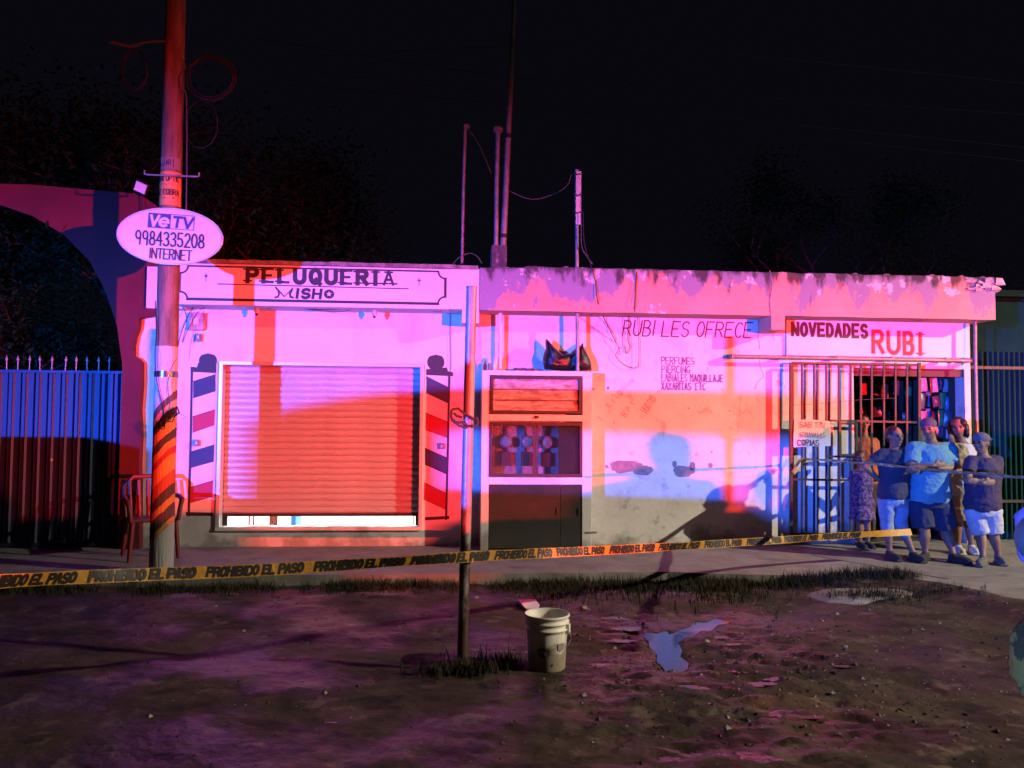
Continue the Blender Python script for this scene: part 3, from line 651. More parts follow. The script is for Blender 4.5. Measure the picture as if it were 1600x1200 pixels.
for i in range(38):
    if i < 28: c_, r_ = i % 7, i // 7; px, py, yy = 1440+c_*10.5+rnd.uniform(-2,2), 602+r_*25+rnd.uniform(-3,3), .32+rnd.uniform(0,.2); where = '%s from the left in the %s hanging row' % (ordn[c_], ['top', 'second', 'third', 'bottom'][r_])
    else: c_, r_ = (i-28) % 5, (i-28) // 5; px, py, yy = 1350+c_*17+rnd.uniform(-3,3), 610+r_*38+rnd.uniform(-6,6), rnd.uniform(.9,1.5); where = '%s from the left in the %s dim row at the back' % (ordn[c_], ['upper', 'lower'][r_])
    kk = rnd.choice([0,0,1,1,1,3,5,2,0,5]) if i < 28 else rnd.choice([4,5,5,5,2])
    p = P(px, py, yy); ww, h2 = rnd.uniform(.035,.07), rnd.uniform(.06,.13)
    M_ = Matrix.Translation(p) @ Matrix.Rotation(rnd.uniform(-.5,.5), 4, 'Z') @ Matrix.Rotation(rnd.uniform(-.15,.15), 4, 'Y')
    m = MB(); nn = 5
    vs = []; 
    for a in range(nn):
        for b in range(nn):
            u, v = a/(nn-1)*2-1, b/(nn-1)*2-1; th = .02*(1-abs(u)**2)*(1-abs(v)**2)+.002
            vs.append(M_ @ Vector((u*ww, -th, v*h2)))
    for a in range(nn):
        for b in range(nn):
            u, v = a/(nn-1)*2-1, b/(nn-1)*2-1; th = .02*(1-abs(u)**2)*(1-abs(v)**2)+.002
            vs.append(M_ @ Vector((u*ww, th, v*h2)))
    fs = []
    for a in range(nn-1):
        for b in range(nn-1):
            q = a*nn+b; fs.append((q, q+1, q+nn+1, q+nn)); q += nn*nn; fs.append((q, q+nn, q+nn+1, q+1))
    m.add(vs, fs, 0, True)
    m.build('hanging_packet', pk[kk], label='%s shop packet, %s' % (pcn[kk], where), cat='packet', group='packets hanging in the shop doorway')
m = MB(); m.box((dx0+.9, .6, 0), (dx0+1.0, 2.2, 1.0)); m.box((dx0+.2, 1.5, .0), (dx0+1.0, 1.9, .95))
m.build('shop_counter', mat('dim_wooden_counter', (.12, .08, .05), .6), label='dim wooden counter inside the open shop doorway', cat='counter')

# cables on the shop front
y = YF-.03
cable('service_cable', [P(a, b, y) for a, b in [(911,330),(913,380),(922,410),(930,440),(934,472)]]+[P(a, b, -.06) for a, b in [(944,498),(955,520),(962,535)]], .006, MT['wire'], 'black service cable curving from the roof to the wall above the bags')
cable('service_cable', [P(a, b, -.05) for a, b in [(962,535),(966,545),(962,556),(972,568),(985,574),(995,574),(998,565),(998,530),(996,495)]], .004, MT['wire'], 'black cable hanging in a deep loop left of the offer list')
cable('service_cable', [P(a, b, y) for a, b in [(994,425),(993,450),(991,480)]]+[P(a, b, -.04) for a, b in [(984,492),(982,505),(981,530),(984,543),(978,552),(976,541)]], .005, MT['wire'], 'black cable crossing the fascia above the word RUBI')
cable('service_cable', [P(a, b, -.05) for a, b in [(905,495),(930,515),(960,535)]], .003, MT['wire'], 'thin slanting wire from the pipe to the cable knot')
cable('service_cable', [P(a, b, -.05) for a, b in [(972,490),(973,520),(972,543),(965,542)]], .003, MT['wiregrey'], 'short straight wire dropping left of the painted heading')

# ------------------------------------------------------------------ sliding grille in front of the shop
YG = -.16
rail = empty('gate_rail', P(1145,558,YG), 'long dark horizontal steel rail fixed above the shop grille', 'rail')
m = MB(); a = P(1146,557,YG); b = P(1521,564,YG); m.tube([a, b], .024, 8); m.build('rail_bar', MT['galv'], rail)
for px in (1146, 1230, 1310, 1395, 1480, 1520):
    m = MB(); p = P(px, 558+(px-1146)*.018, YG); m.box((p.x-.02, YG-.015, p.z-.01), (p.x+.02, -.001 if px < 1229 or px > 1516 else -.036, p.z+.045)); m.build('bracket', MT['galv'], rail)
gt = empty('sliding_grille', P(1237,838,YG), 'black iron bar grille slid open across the left of the shop doorway', 'grille')
def bar(par, px0, py0, px1, py1, r=.009, name='bar', yy=YG):
    m = MB(); a = P(px0, py0, yy); b = P(px1, py1, yy)
    d = (b-a).normalized(); s = d.cross(Vector((0, 1, 0))).normalized()*r; t = Vector((0, r, 0))
    m.add([a-s-t, a+s-t, a+s+t, a-s+t, b-s-t, b+s-t, b+s+t, b-s+t], [(0,1,2,3),(7,6,5,4),(0,4,5,1),(1,5,6,2),(2,6,7,3),(3,7,4,0)])
    return m.build(name, MT['iron'], par)
for i, px in enumerate((1236, 1253, 1272, 1291, 1310.5, 1329, 1345, 1362, 1381, 1399, 1417, 1436)):
    bar(gt, px, 567, px, 836, .018 if i in (0, 11) else .0105)
for py in (567, 749, 834): bar(gt, 1237, py, 1436, py+3, .013, 'crossbar', YG+.003)
bar(gt, 1298, 657, 1436, 660, .013, 'crossbar', YG+.006)
bar(gt, 1292, 713, 1340, 714, .013, 'crossbar', YG+.006)
m = MB(); a = P(1311,713,YG-.03); b = P(1340,660,YG-.03)
for r_ in (((a.x, a.z), (a.x+.03, b.z)), ((b.x-.03, a.z), (b.x, b.z)), ((a.x+.03, a.z), (b.x-.03, a.z+.03)), ((a.x+.03, b.z-.03), (b.x-.03, b.z))):
    m.box((r_[0][0], YG-.04, r_[0][1]), (r_[1][0], YG-.018, r_[1][1]))
m.build('lock_frame', MT['iron'], gt)
t = empty('poster', P(1268,677,YG-.03), 'handwritten white card poster reading COPIAS tied to the black grille', 'poster')
pa = [(1241,657),(1262,655),(1297,658),(1298,676),(1298,697),(1262,698),(1240,699),(1240,680)]
m = MB(); q = [P(a, b, YG-.032-.006*math.sin(i)) for i, (a, b) in enumerate(pa)]; m.prism(q, (0, .003, 0)); m.build('card', MT['paper'], t)
L = Letters((0, YG-.042, 0)); cX = lambda a, b: (X(a, b, YG-.042), Z(a, b, YG-.042))
u, v = cX(1250, 668); L.text('SAB TIN', u, v, .042, .07, .014, .007, 1, jit=.003)
u, v = cX(1245, 683); L.text('CARNAVALES', u, v, .026, .06, .012, .006, 1, jit=.003, drop=.1)
u, v = cX(1246, 696); L.text('COPIAS', u, v, .040, .07, .014, .012, 0, jit=.002)
L.build('handwriting', [MT['inkthin'], MT['inkfade']], t)
m = MB(); m.tube([P(1524,492,-.2), P(1524,560,-.2), P(1527,700,-.2), P(1527,838,-.2)], .02, 8); m.build('downpipe', MT['galv'], label='slim grey downpipe at the right corner of the shop', cat='pipe')
cable('string_line', [P(a, b, YG-.02) for a, b in [(1240,633),(1290,630),(1340,625),(1400,622)]], .0025, MT['wiregrey'], 'thin string stretched across the upper bars of the grille', 'string')

# neighbour's metal fence on the right and dark house block
t = empty('sheet_metal_fence', (XR+.1, .3, 0), 'dark green corrugated metal fence at the right edge beyond the shop', 'fence')
xx = XR+.02; i = 0
sheet = MB(); vs = []; fs = []; w_ = .30; nn = 16
for a in range(nn+1):
    u = a/nn; d = .022*(1 if (u*4) % 1 < .5 else -1)*min(1, abs(math.sin(u*4*PI))*3)
    vs += [(u*w_, d, 0), (u*w_, d, 2.52)]
fs = [(2*a, 2*a+2, 2*a+3, 2*a+1) for a in range(nn)]
sheet.add(vs, fs); shm = sheet.mesh('sheet'); shm.materials.append(MT['sheet'])
for i in range(9):
    o = bpy.data.objects.new('metal_sheet', shm); COL.objects.link(o); o.parent = t; o.matrix_parent_inverse = chain(t).inverted(); o.location = (XR+.02+i*.302, .3+(i % 2)*.004, .02)
m = MB(); m.box((XR+.02, .26, 2.30), (XR+2.8, .275, 2.34)); m.box((XR+.02, .26, .5), (XR+2.8, .275, .54)); m.build('fence_rail', MT['iron'], t)
m = MB(); m.box((XR+.15, .9, 2.5), (XR+5, 3.4, 3.38)); t = empty('neighbour_house', (XR+.2, .9, 0), 'dark grey neighbouring house wall above the green metal fence', 'house'); m.build('wall', mat('grey_block_wall', (.006, .04, .045), .95, (.004, .03, .035), 4, spec=.05), t)
m = MB(); m.box((XR+.05, .75, 3.38), (XR+5.1, 3.5, 3.47)); m.build('roof', mat('dark_slate_roof', (.006, .03, .035), .9, spec=.05), t)

# ------------------------------------------------------------------ meter cabinet
YC = -.36
cb = empty('meter_cabinet', P(838,858,YC), 'white plastered utility cabinet with louvred panel and caged electricity meters', 'cabinet')
cx0, cx1, cz1 = X(752,700,YC), X(925,700,YC), Z(838,580,YC)
def cz(py): return Z(838, py, YC)
hx0, hx1 = X(764,700,YC), X(910,700,YC)
m = MB()
m.box((cx0, YC, 0), (hx0, -.001, cz1)); m.box((hx1, YC, 0), (cx1, -.001, cz1))
m.box((hx0, YC, cz(587)), (hx1, -.001, cz1)); m.box((hx0, YC, cz(658)), (hx1, -.001, cz(648))); m.box((hx0, YC, cz(757)), (hx1, -.001, cz(746)))
m.box((hx0, -.05, cz(648)), (hx1, -.001, cz(587))); m.box((hx0, -.05, cz(746)), (hx1, -.001, cz(658)))
m.build('body', MT['wallb'], cb, bevel=.006)
# top: framed glass louvre
fz0, fz1 = cz(646), cz(588)
m = MB(); f_ = .035
m.box((hx0+.01, YC-.012, fz0), (hx0+.01+f_, YC+.03, fz1)); m.box((hx1-.01-f_, YC-.012, fz0), (hx1-.01, YC+.03, fz1)); m.box((hx0+.01+f_, YC-.012, fz1-.03), (hx1-.01-f_, YC+.03, fz1)); m.box((hx0+.01+f_, YC-.012, fz0), (hx1-.01-f_, YC+.03, fz0+.03))
lv = m.build('louvre_frame', MT['iron'], cb)
dirty = mat('dusty_louvre_glass', (.52, .46, .44), .35, (.30, .2, .18), 6, lo=.42, hi=.6, stretch=(1, 1, 3))
lz = (fz1-fz0-.06)/3
for i in range(3):
    m = MB(); z0 = fz0+.03+i*lz; m.prism([(hx0+.047, YC+.002, z0+.004), (hx0+.047, YC+.008, z0), (hx0+.047, YC+.034, z0+lz-.008), (hx0+.047, YC+.028, z0+lz-.004)], (hx1-hx0-.094, 0, 0)); m.build('glass_slat', dirty, lv)
m = MB(); p = P(839,652,YC); m.box((p.x-.02, YC-.02, p.z-.012), (p.x+.02, YC-.001, p.z+.02)); m.build('latch', MT['iron'], cb)
# middle: mesh doors with meters
mz0, mz1 = cz(745), cz(659); mid = X(837,700,YC)
for a, b in ((hx0+.004, mid-.002), (mid+.002, hx1-.004)):
    m = MB(); f_ = .03; z0, z1 = mz0+.004, mz1-.004
    m.box((a, YC-.01, z0), (a+f_, YC+.015, z1)); m.box((b-f_, YC-.01, z0), (b, YC+.015, z1)); m.box((a+f_, YC-.01, z1-f_*1.4), (b-f_, YC+.015, z1)); m.box((a+f_, YC-.01, z0), (b-f_, YC+.015, z0+f_))
    d = m.build('door', MT['iron'], cb)
    m = MB(); w_, h_ = b-a-2*f_, z1-z0-2.4*f_; A0 = (a+f_, z0+f_)
    k = -h_
    while k < w_:
        s0 = max(0, k); e0 = min(w_, k+h_)
        if e0 > s0: m.tube([(A0[0]+s0, YC+.004, A0[1]+(s0-k)), (A0[0]+e0, YC+.004, A0[1]+(e0-k))], .0022, 4, cap=False, smooth=False)
        s0 = max(0, k); e0 = min(w_, k+h_)
        if e0 > s0: m.tube([(A0[0]+s0, YC+.009, A0[1]+h_-(s0-k)), (A0[0]+e0, YC+.009, A0[1]+h_-(e0-k))], .0022, 4, cap=False, smooth=False)
        k += .022
    m.build('wire_mesh', MT['iron'], d, kind='stuff')
m = MB(); m.box((X(873,700,YC), YC+.02, mz0+.01), (hx1-.01, YC+.03, mz1-.04)); m.build('dark_panel', MT['cage'], cb)
for i, (px, py) in enumerate(((791,690),(823,690),(854,691))):
    p = P(px, py, -.2); mt_ = empty('electricity_meter', p); mt_.parent = cb; mt_.matrix_parent_inverse = chain(cb).inverted()
    Mx = Matrix.Translation(p) @ Matrix.Rotation(PI/2, 4, 'X')
    m = MB(); m.lathe([(0, .07), (.05, .068), (.066, .055), (.07, .02), (.076, .015), (.076, -.03)], 24, M=Mx); m.build('meter_dial', MT['meter'], mt_)
    m = MB(); m.box((p.x-.05, -.16, p.z-.07), (p.x+.05, -.052, p.z+.07)); m.box((p.x-.012, -.1, p.z+.07), (p.x+.012, -.055, mz1-.06)); m.build('meter_base', MT['metergrey'], mt_)
    m = MB(); m.box((p.x-.055, -.18, p.z-.30), (p.x+.055, -.052, p.z-.13)); m.box((p.x-.012, -.1, p.z-.13), (p.x+.012, -.055, p.z-.07)); m.build('breaker_case', MT['cage'], mt_)
# bottom: dark doors
bz0, bz1 = .02, cz(758)
bd = mat('dark_green_door_paint', (.035, .045, .04), .16, (.06, .05, .05), 4, bump=.1, bscale=8)
for a, b in ((hx0+.004, X(876,800,YC)-.002), (X(876,800,YC)+.002, hx1-.004)):
    m = MB(); m.box((a, YC+.012, bz0), (b, YC+.03, bz1)); dd = m.build('door', bd, cb, bevel=.003)
    m = MB(); m.tube([(b-.04, YC+.004, .42), (b-.04, YC+.004, .50)], .007, 6); m.build('handle', MT['iron'], dd)
m = MB(); q = P(928,826); m.box((cx1-.08, YC-.006, q.z-.01), (cx1+.06, YC+.02, q.z+.012)); m.build('hinge_strap', MT['galv'], cb)
# pipe through the cabinet top and eave
t = empty('mast_pipe', P(902,578,-.30), 'grey service mast pipe rising from the cabinet through the roof edge', 'pipe')
m = MB(); m.tube([P(902.5,582,-.30), P(901,265,-.30)+Vector((0,0,0))], .024, 10); m.build('steel_pipe', MT['galv'], t)
a = P(905,345,-.33); b = P(899,268,-.33)
m = MB(); m.box((a.x-.045, -.35, a.z-.05), (a.x+.02, -.31, b.z)); m.build('timber_splint', MT['pvc'], t)
m = MB(); 
for py in (303, 330, 270): m.tube([P(896,py,-.36), P(902,py+3,-.365), P(907,py+1,-.36)], .008, 5)
m.build('wire_tie', MT['wire'], t)
m = MB(); m.tube([P(782,489,-.15), P(781.5,582,-.15)], .024, 10); m.build('conduit', MT['wallb'], label='white painted conduit between the eave and the cabinet top', cat='pipe')

# things on the cabinet
def bag(name, cx, cy, pxw, peaks, label, seed):
    c = P(cx, 580, cy); c.z = cz1; n_ = 40; k = 28; m = MB(); vs = []
    for i in range(k+1):
        t = i/k
        for j in range(n_):
            a = 2*PI*j/n_; rr = math.sin(PI*min(1, t*.93+.07))**.6
            x = pxw*rr*math.cos(a); yv = .13*rr*math.sin(a); z = .26*(1-(1-t)**1.6)
            for (dx, hgt, wid) in peaks:
                g_ = math.exp(-((x-dx)/wid)**2)*max(0, t-.25)/.75; z += hgt*g_; yv *= (1-.55*g_)
            nn = noise.fractal(Vector((math.cos(a)*2+seed, math.sin(a)*2, t*4)), .8, 2, 4)*.016
            vs.append((c.x+x*(1+nn*3), c.y+yv*(1+nn*5), c.z+.002+max(0, z*(1+nn*2))))
    fs = [(i*n_+j, i*n_+(j+1) % n_, (i+1)*n_+(j+1) % n_, (i+1)*n_+j) for i in range(k) for j in range(n_)] + [tuple(range(n_))[::-1], tuple(k*n_+j for j in range(n_))]
    m.add(vs, fs, 0, True); m.build(name, MT['black'], label=label, cat='trash bag', group='black trash bags on the cabinet')
def bag2(name, pts, yy, th, label, seed):
    """bag outline (pixels) inflated to real thickness"""
    q = [P(a, b, yy) for a, b in pts]; zs = min(p.z for p in q)
    n_ = len(q); c = sum(q, Vector())/n_; c.z = zs+.10; vs = []; fs = []; k = 7
    rings = []
    for s in (-1, 1):
        for i in range(k):
            f_ = 1-(i/k); bulge = math.sqrt(max(0, 1-f_**2.6))
            for j, p in enumerate(q):
                v = c.lerp(p, f_); nn = noise.fractal(Vector((v.x*9+seed, v.z*9, s)), .8, 2, 4)*.02*(1-f_**4)
                vs.append((v.x, yy+s*(th*bulge)+nn, v.z))
            if s == -1 and i == 0: pass
        vs.append((c.x, yy+s*th, c.z))
    N = k*n_+1
    for si, s in enumerate((0, N)):
        for i in range(k-1):
            for j in range(n_):
                f4 = (s+i*n_+j, s+i*n_+(j+1) % n_, s+(i+1)*n_+(j+1) % n_, s+(i+1)*n_+j); fs.append(f4 if si else f4[::-1])
        for j in range(n_): f3 = (s+(k-1)*n_+j, s+(k-1)*n_+(j+1) % n_, s+k*n_); fs.append(f3 if si else f3[::-1])
    m = MB(); m.add(vs, fs, 0, True)
    me = m.build(name, MT['black'], label=label, cat='trash bag', group='black trash bags on the cabinet')
    bm = bmesh.new(); bm.from_mesh(me.data); bmesh.ops.remove_doubles(bm, verts=bm.verts, dist=.0005); bm.to_mesh(me.data); bm.free()
bag2('trash_bag', [(851,577),(849,569),(848,560),(850,552),(853,545),(852,536),(853,529),(858,533),(863,539),(869,545),(876,551),(881,555),(886,552),(892,552),(895,562),(894,572),(890,578),(870,579)], -.20, .11, 'black trash bag with a tall twisted ear on its left', 1)
bag2('trash_bag', [(884,578),(886,566),(889,556),(893,550),(898,545),(905,541),(911,536),(912,543),(916,550),(921,560),(924,570),(925,579),(905,580)], -.16, .10, 'black trash bag with a short right ear behind the pipe', 5)
def can(px, py0, h, r, mt, name, label, cat, yy=-.2, prof=None):
    p = P(px, 578, yy); z = cz1+.001; t = empty(name, (p.x, p.y, z), label, cat)
    m = MB(); m.lathe(prof or [(0, 0), (r*.85, 0), (r, .01), (r, h-.012), (r*.82, h-.002), (r*.78, h), (0, h-.003)], 16, (p.x, p.y, z)); m.build('shell', mt, t)
    m = MB(); m.lathe([(0, 0), (r*.5, 0), (r*.5, .006), (0, .006)], 10, (p.x, p.y, z+h-.001)); m.build('lid', MT['alum'], t)
can(773, 555, .17, .035, MT['alum'], 'drink_can', 'tall bright metal can on the left of the cabinet top', 'can')
can(758, 560, .13, .022, mat('amber_glass', (.15, .05, .03), .1), 'glass_bottle', 'small dark bottle at the left end of the cabinet top', 'bottle', prof=[(0,0),(.022,0),(.024,.02),(.023,.075),(.009,.10),(.009,.13),(0,.13)])
can(765, 562, .10, .02, MT['metergrey'], 'glass_jar', 'small grey jar between the dark bottle and the tall can', 'jar')
m = MB(); p = P(818,575,-.22)
for i in range(7): m.ell((p.x+(i-3)*.032+rnd.uniform(-.01,.01), p.y+rnd.uniform(-.04,.04), cz1+.02), (.04, .035, .022+rnd.uniform(0, .014)), 10)
m.build('crumpled_cloth', mat('purple_cloth', (.12, .07, .16), .8, (.05, .03, .06), 20, bump=.6, bscale=30), label='crumpled dark purple cloth on top of the cabinet', cat='cloth')
m = MB(); p = P(784,576,-.2); m.box((p.x-.05, p.y-.03, cz1), (p.x+.03, p.y+.03, cz1+.03), jit=.006); m.build('crushed_carton', MT['yellowpaper'], label='small crushed carton beside the tall can', cat='carton')

# ------------------------------------------------------------------ rooftop masts
def mast(name, pts, yy, r, mt, label, extra=None):
    t = empty(name, P(*pts[0], yy), label, 'mast'); m = MB(); m.tube([P(a, b, yy) for a, b in pts], r, 8); m.build('tube', mt, t)
    if extra: extra(t)
    return t
def tip(px, py, yy, s=.05):
    def f(t): m = MB(); p = P(px, py, yy); m.ell(p, (s, s*.6, s*.8), 10); m.build('insulator', MT['mold'], t)
    return f
mast('antenna_mast', [(722,412),(724,300),(727,200)], .5, .022, MT['galv'], 'thin leftmost antenna mast on the roof with round tip', tip(729,198,.5))
mast('antenna_mast', [(775,388),(776,290),(778,208)], .6, .032, MT['galv'], 'short middle antenna mast on the concrete roof block', tip(778,203,.6,.07))
def bands(t):
    m = MB()
    for a, b in (((787,372),(787.2,366)), ((794,216),(794.3,210))): m.tube([P(*a, .62), P(*b, .62)], .05, 8)
    m.build('clamp', MT['wire'], t)
mast('antenna_mast', [(786,388),(790,310),(794,215),(799,100),(805,-40)], .62, [.045,.042,.040,.036,.03], MT['galv'], 'tallest antenna mast on the roof leaving the top of the frame', bands)
m = MB(); a = P(768,412,.45); b = P(792,383,.45); m.box((a.x, .45, 3.40), (b.x, .75, b.z)); m.build('chimney_block', MT['fascia'], label='square plastered block carrying the two central masts', cat='roof block', bevel=.01)
cable('roof_wire', [P(a, b, .3) for a, b in [(708,412),(718,402),(733,396),(745,400),(753,412)]], .006, MT['wiregrey'], 'grey wire arching over the foot of the leftmost mast')
cable('roof_wire', [P(a, b, .1) for a, b in [(797,299),(820,309),(840,311),(868,302),(886,290),(893,272)]], .006, MT['wiregrey'], 'grey wire sagging between the tallest mast and the service mast')
cable('roof_wire', [P(a, b, .5) for a, b in [(730,200),(745,220),(757,245),(768,272)]], .005, MT['wiregrey'], 'thin wire slanting down from the leftmost mast tip')
cable('roof_wire', [P(a, b, -.35) for a, b in [(908,300),(908,350),(909,385),(918,402),(926,413)]], .006, MT['wiregrey'], 'loose wire hanging beside the service mast')
m = MB(); a = P(1075,412,.6); m.box((a.x, .6, 3.4), (a.x+.1, .7, 3.62)); m.box((a.x+.25, .6, 3.42), (a.x+.75, .64, 3.5), jit=.02); m.build('roof_rubble', MT['mold'], label='dark rubble and block ends on the shop roof', cat='rubble')
m = MB(); 
for i in range(9): a = P(1190+i*11, 414, .8); m.ell((a.x, .8, 3.46), (.09, .1, .06+rnd.uniform(0,.06)), 8)
m.build('roof_tarpaulin', mat('dark_blue_tarp', (.03, .06, .14), .6), label='folded dark blue tarpaulin lying on the shop roof', cat='tarpaulin')

# overhead lines
for i, (a, b, c) in enumerate([((430,90),(1000,75),(1700,140)), ((430,105),(1000,170),(1700,240)), ((400,60),(900,130),(1700,185)), ((420,130),(760,160),(1700,262)), ((-60,330),(120,175),(262,70))]):
    yy = 1.5+.4*i
    cable('overhead_line', [P(*a, yy-1), P(*b, yy), P(*c, yy+2)], .006, MT['wiregrey'], ['highest of the faint overhead lines crossing the sky', 'steeply falling overhead line from the pole to the right edge', 'middle overhead line sagging over the masts', 'lowest overhead line passing behind the masts', 'overhead line dropping from the pole over the crimson wall'][i], 'overhead line', group='overhead lines', sub=12)

# ------------------------------------------------------------------ foreground pipe post, utility pole
px_, py_ = G(722, 1050, GZ).xy
post = empty('pipe_post', (px_, py_, GZ), 'worn steel pipe post standing in the mud beside the bucket', 'post')
m = MB(); top_ = P(737,449,py_); bot = Vector((px_, py_, GZ-.05)); m.tube([bot, bot.lerp(top_, .3), bot.lerp(top_, .65), top_], .036, 16); m.build('pipe', MT['rustpost'], post)
m = MB(); m.tube([top_-Vector((0,0,.004)), top_+Vector((0,0,.006))], .038, 16); m.build('pipe_cap', MT['galv'], post)
def knot(cx, cy, yy, sx, sz, n_, r, seed, name='wire_knot'):
    R_ = random.Random(seed); pts = []
    for i in range(n_): pts.append(P(cx, cy, yy)+Vector((R_.uniform(-sx, sx), R_.uniform(-.06, .03), R_.uniform(-sz, sz))))
    return pts
rebar = mat('rusty_rebar', (.09, .05, .04), .7, (.04, .03, .03), 30)
m = MB(); yy = py_-.045
for pts in ([(706,640),(705,652),(712,660),(722,660),(727,664)], [(706,640),(716,638),(726,647),(733,650)], [(709,645),(714,650),(722,652)], [(733,650),(741,655),(746,653),(747,662),(742,668),(737,664)], [(705,655),(716,664),(726,668),(735,665)]):
    m.tube([P(a, b, yy) for a, b in pts], .010, 6)
m.build('rebar_tie', rebar, post)
px_, py_ = G(254, 884, -.0).xy; py_ = -1.62; pb = P(252, 880, py_)
pole = empty('utility_pole', (pb.x, py_, -.02), 'tall concrete utility pole with painted spiral bands and an oval sign', 'utility pole')
pt = P(278, -120, py_); pb = Vector((P(252,885,py_).x, py_, -.05))
polem = mat('banded_pole_paint', (.30, .19, .13), .85, (.15, .095, .07), 7, lo=.4, hi=.6, stretch=(1.6, 1.6, .25), bump=.6, bscale=30)
layer(polem, (.34, .33, .31), 4, 6, .5, .52, zlo=.75, zhi=.40)
n = polem.node_tree; bs = n.nodes['Principled BSDF']; base = bs.inputs['Base Color'].links[0].from_socket
tc = n.nodes['Texture Coordinate']; sx = n.nodes.new('ShaderNodeSeparateXYZ'); n.links.new(tc.outputs['Object'], sx.inputs[0])
nz = n.nodes.new('ShaderNodeTexNoise'); nz.inputs['Scale'].default_value = 9; nz.inputs['Detail'].default_value = 6; n.links.new(tc.outputs['Object'], nz.inputs[0])
def mth(op, a, b=None, c=None):
    q = n.nodes.new('ShaderNodeMath'); q.operation = op
    for i, v in enumerate((a, b, c)):
        if v is None: continue
        if isinstance(v, (int, float)): q.inputs[i].default_value = v
        else: n.links.new(v, q.inputs[i])
    return q.outputs[0]
zz = mth('ADD', sx.outputs[2], mth('MULTIPLY', mth('SUBTRACT', nz.outputs[0], .5), .05))
sp_ = mth('SUBTRACT', zz, mth('MULTIPLY', mth('SUBTRACT', sx.outputs[0], pb.x), 1.1))
cr = n.nodes.new('ShaderNodeValToRGB'); cr.color_ramp.interpolation = 'CONSTANT'; el = cr.color_ramp.elements
stops = [(0, (.33,.31,.29)), (.36, (.40,.17,.04)), (.44, (.04,.03,.03)), (.58, (.34,.20,.04)), (.66, (.045,.035,.03)), (.78, (.36,.07,.02)), (.92, (.60,.26,.05)), (1.08, (.36,.03,.02)), (1.16, (.60,.26,.06)), (1.24, (.06,.045,.05)), (1.33, (.6,.30,.09)), (1.45, (.06,.045,.06)), (1.55, (.58,.45,.35)), (1.62, (.12,.09,.10)), (1.70, (.62,.55,.5))]
el[0].position = 0; el[0].color = (*stops[0][1], 1); el[1].position = .36/3; el[1].color = (*stops[1][1], 1)
for p_, c_ in stops[2:]: e_ = el.new(p_/3); e_.color = (*c_, 1)
n.links.new(mth('DIVIDE', sp_, 3.0), cr.inputs[0])
top_m = mth('MULTIPLY', mth('GREATER_THAN', sp_, .38), mth('LESS_THAN', zz, 2.28))
mx = n.nodes.new('ShaderNodeMix'); mx.data_type = 'RGBA'; n.links.new(top_m, mx.inputs[0]); n.links.new(base, mx.inputs[6]); n.links.new(cr.outputs[0], mx.inputs[7]); n.links.new(mx.outputs[2], bs.inputs['Base Color'])
m = MB(); m.tube([pb.lerp(pt, i/16) for i in range(17)], [.118-.022*i/16 for i in range(17)], 12); m.build('shaft', polem, pole)
def polx(py): return pb.lerp(pt, (Z(260, py, py_)-pb.z)/(pt.z-pb.z))
def polr(py): return .118-.022*(Z(260, py, py_)-pb.z)/(pt.z-pb.z)
# posters wrapped round the shaft
def wrapfn(py_mid, r):
    c = polx(py_mid)
    return lambda u, v, h: Vector((c.x + (r+h)*math.sin(u/r), c.y - (r+h)*math.cos(u/r), c.z+v+(c.x*0)))
def wrapped(name, ytop, ybot, mt, fn=None, arcw=.16, off=0):
    mid = (ytop+ybot)/2; r = polr(mid)+.004; wf = wrapfn(mid, r); hh_ = (Z(260, ytop, py_)-Z(260, ybot, py_))/2; m = MB(); k = 10
    vs = [wf(-arcw+2*arcw*i/k+off, s, .0) for s in (-hh_, hh_) for i in range(k+1)]
    m.add(vs, [(i, i+1, k+2+i, k+1+i) for i in range(k)], 0, True); o = m.build(name, mt, pole, fix=False)
    if fn: L = Letters((0,0,0)); L.wrap = wf; fn(L, hh_); L.build('printed_text', MT['ink'], o)
def t1(L, h):
    L.text('BRA OPTIC', -.125, h-.10, .024, .055, .007, .009); L.text('SE COBRA', -.12, h-.24, .024, .055, .008, .009)
    for k in range(7): L.seg((-.08+.004*k, h-.125-(k % 2)*.012-(0 if k < 4 else .14)), (-.02+.02*k, h-.125-(k % 2)*.012-(0 if k < 4 else .14)), .004)
    L.seg((-.03, -.1), (.06, -.1), .008)
wrapped('poster', 272, 324, MT['yellowpaper'], t1, .15)
def t2(L, h):
    L.stroke([(-.04,-h*.7),(.05,-h*.7),(.05,h*.8),(-.04,h*.8),(-.04,-h*.7)], .008); L.text('AR', -.02, -.02, .02, .05, .008, .008); L.text('EN', -.09, -.03, .02, .02, .006, .004)
wrapped('stencil_mark', 250, 268, MT['pole'], t2, .11, .02)
band = mat('shiny_steel_band', (.35, .3, .32), .25, metal=.9)
m = MB(); c = polx(585); m.tube([c-Vector((0,0,.03)), c+Vector((0,0,.03))], polr(585)+.004, 12, cap=False); m.build('steel_band', band, pole)
# crossarm with hooks
m = MB(); yy = py_-.115; m.tube([P(226,266,yy), P(226,272,yy), P(231,273,yy), P(308,276,yy), P(311,275,yy), P(311,270,yy)], .010, 6); m.build('hook_arm', MT['galv'], pole)
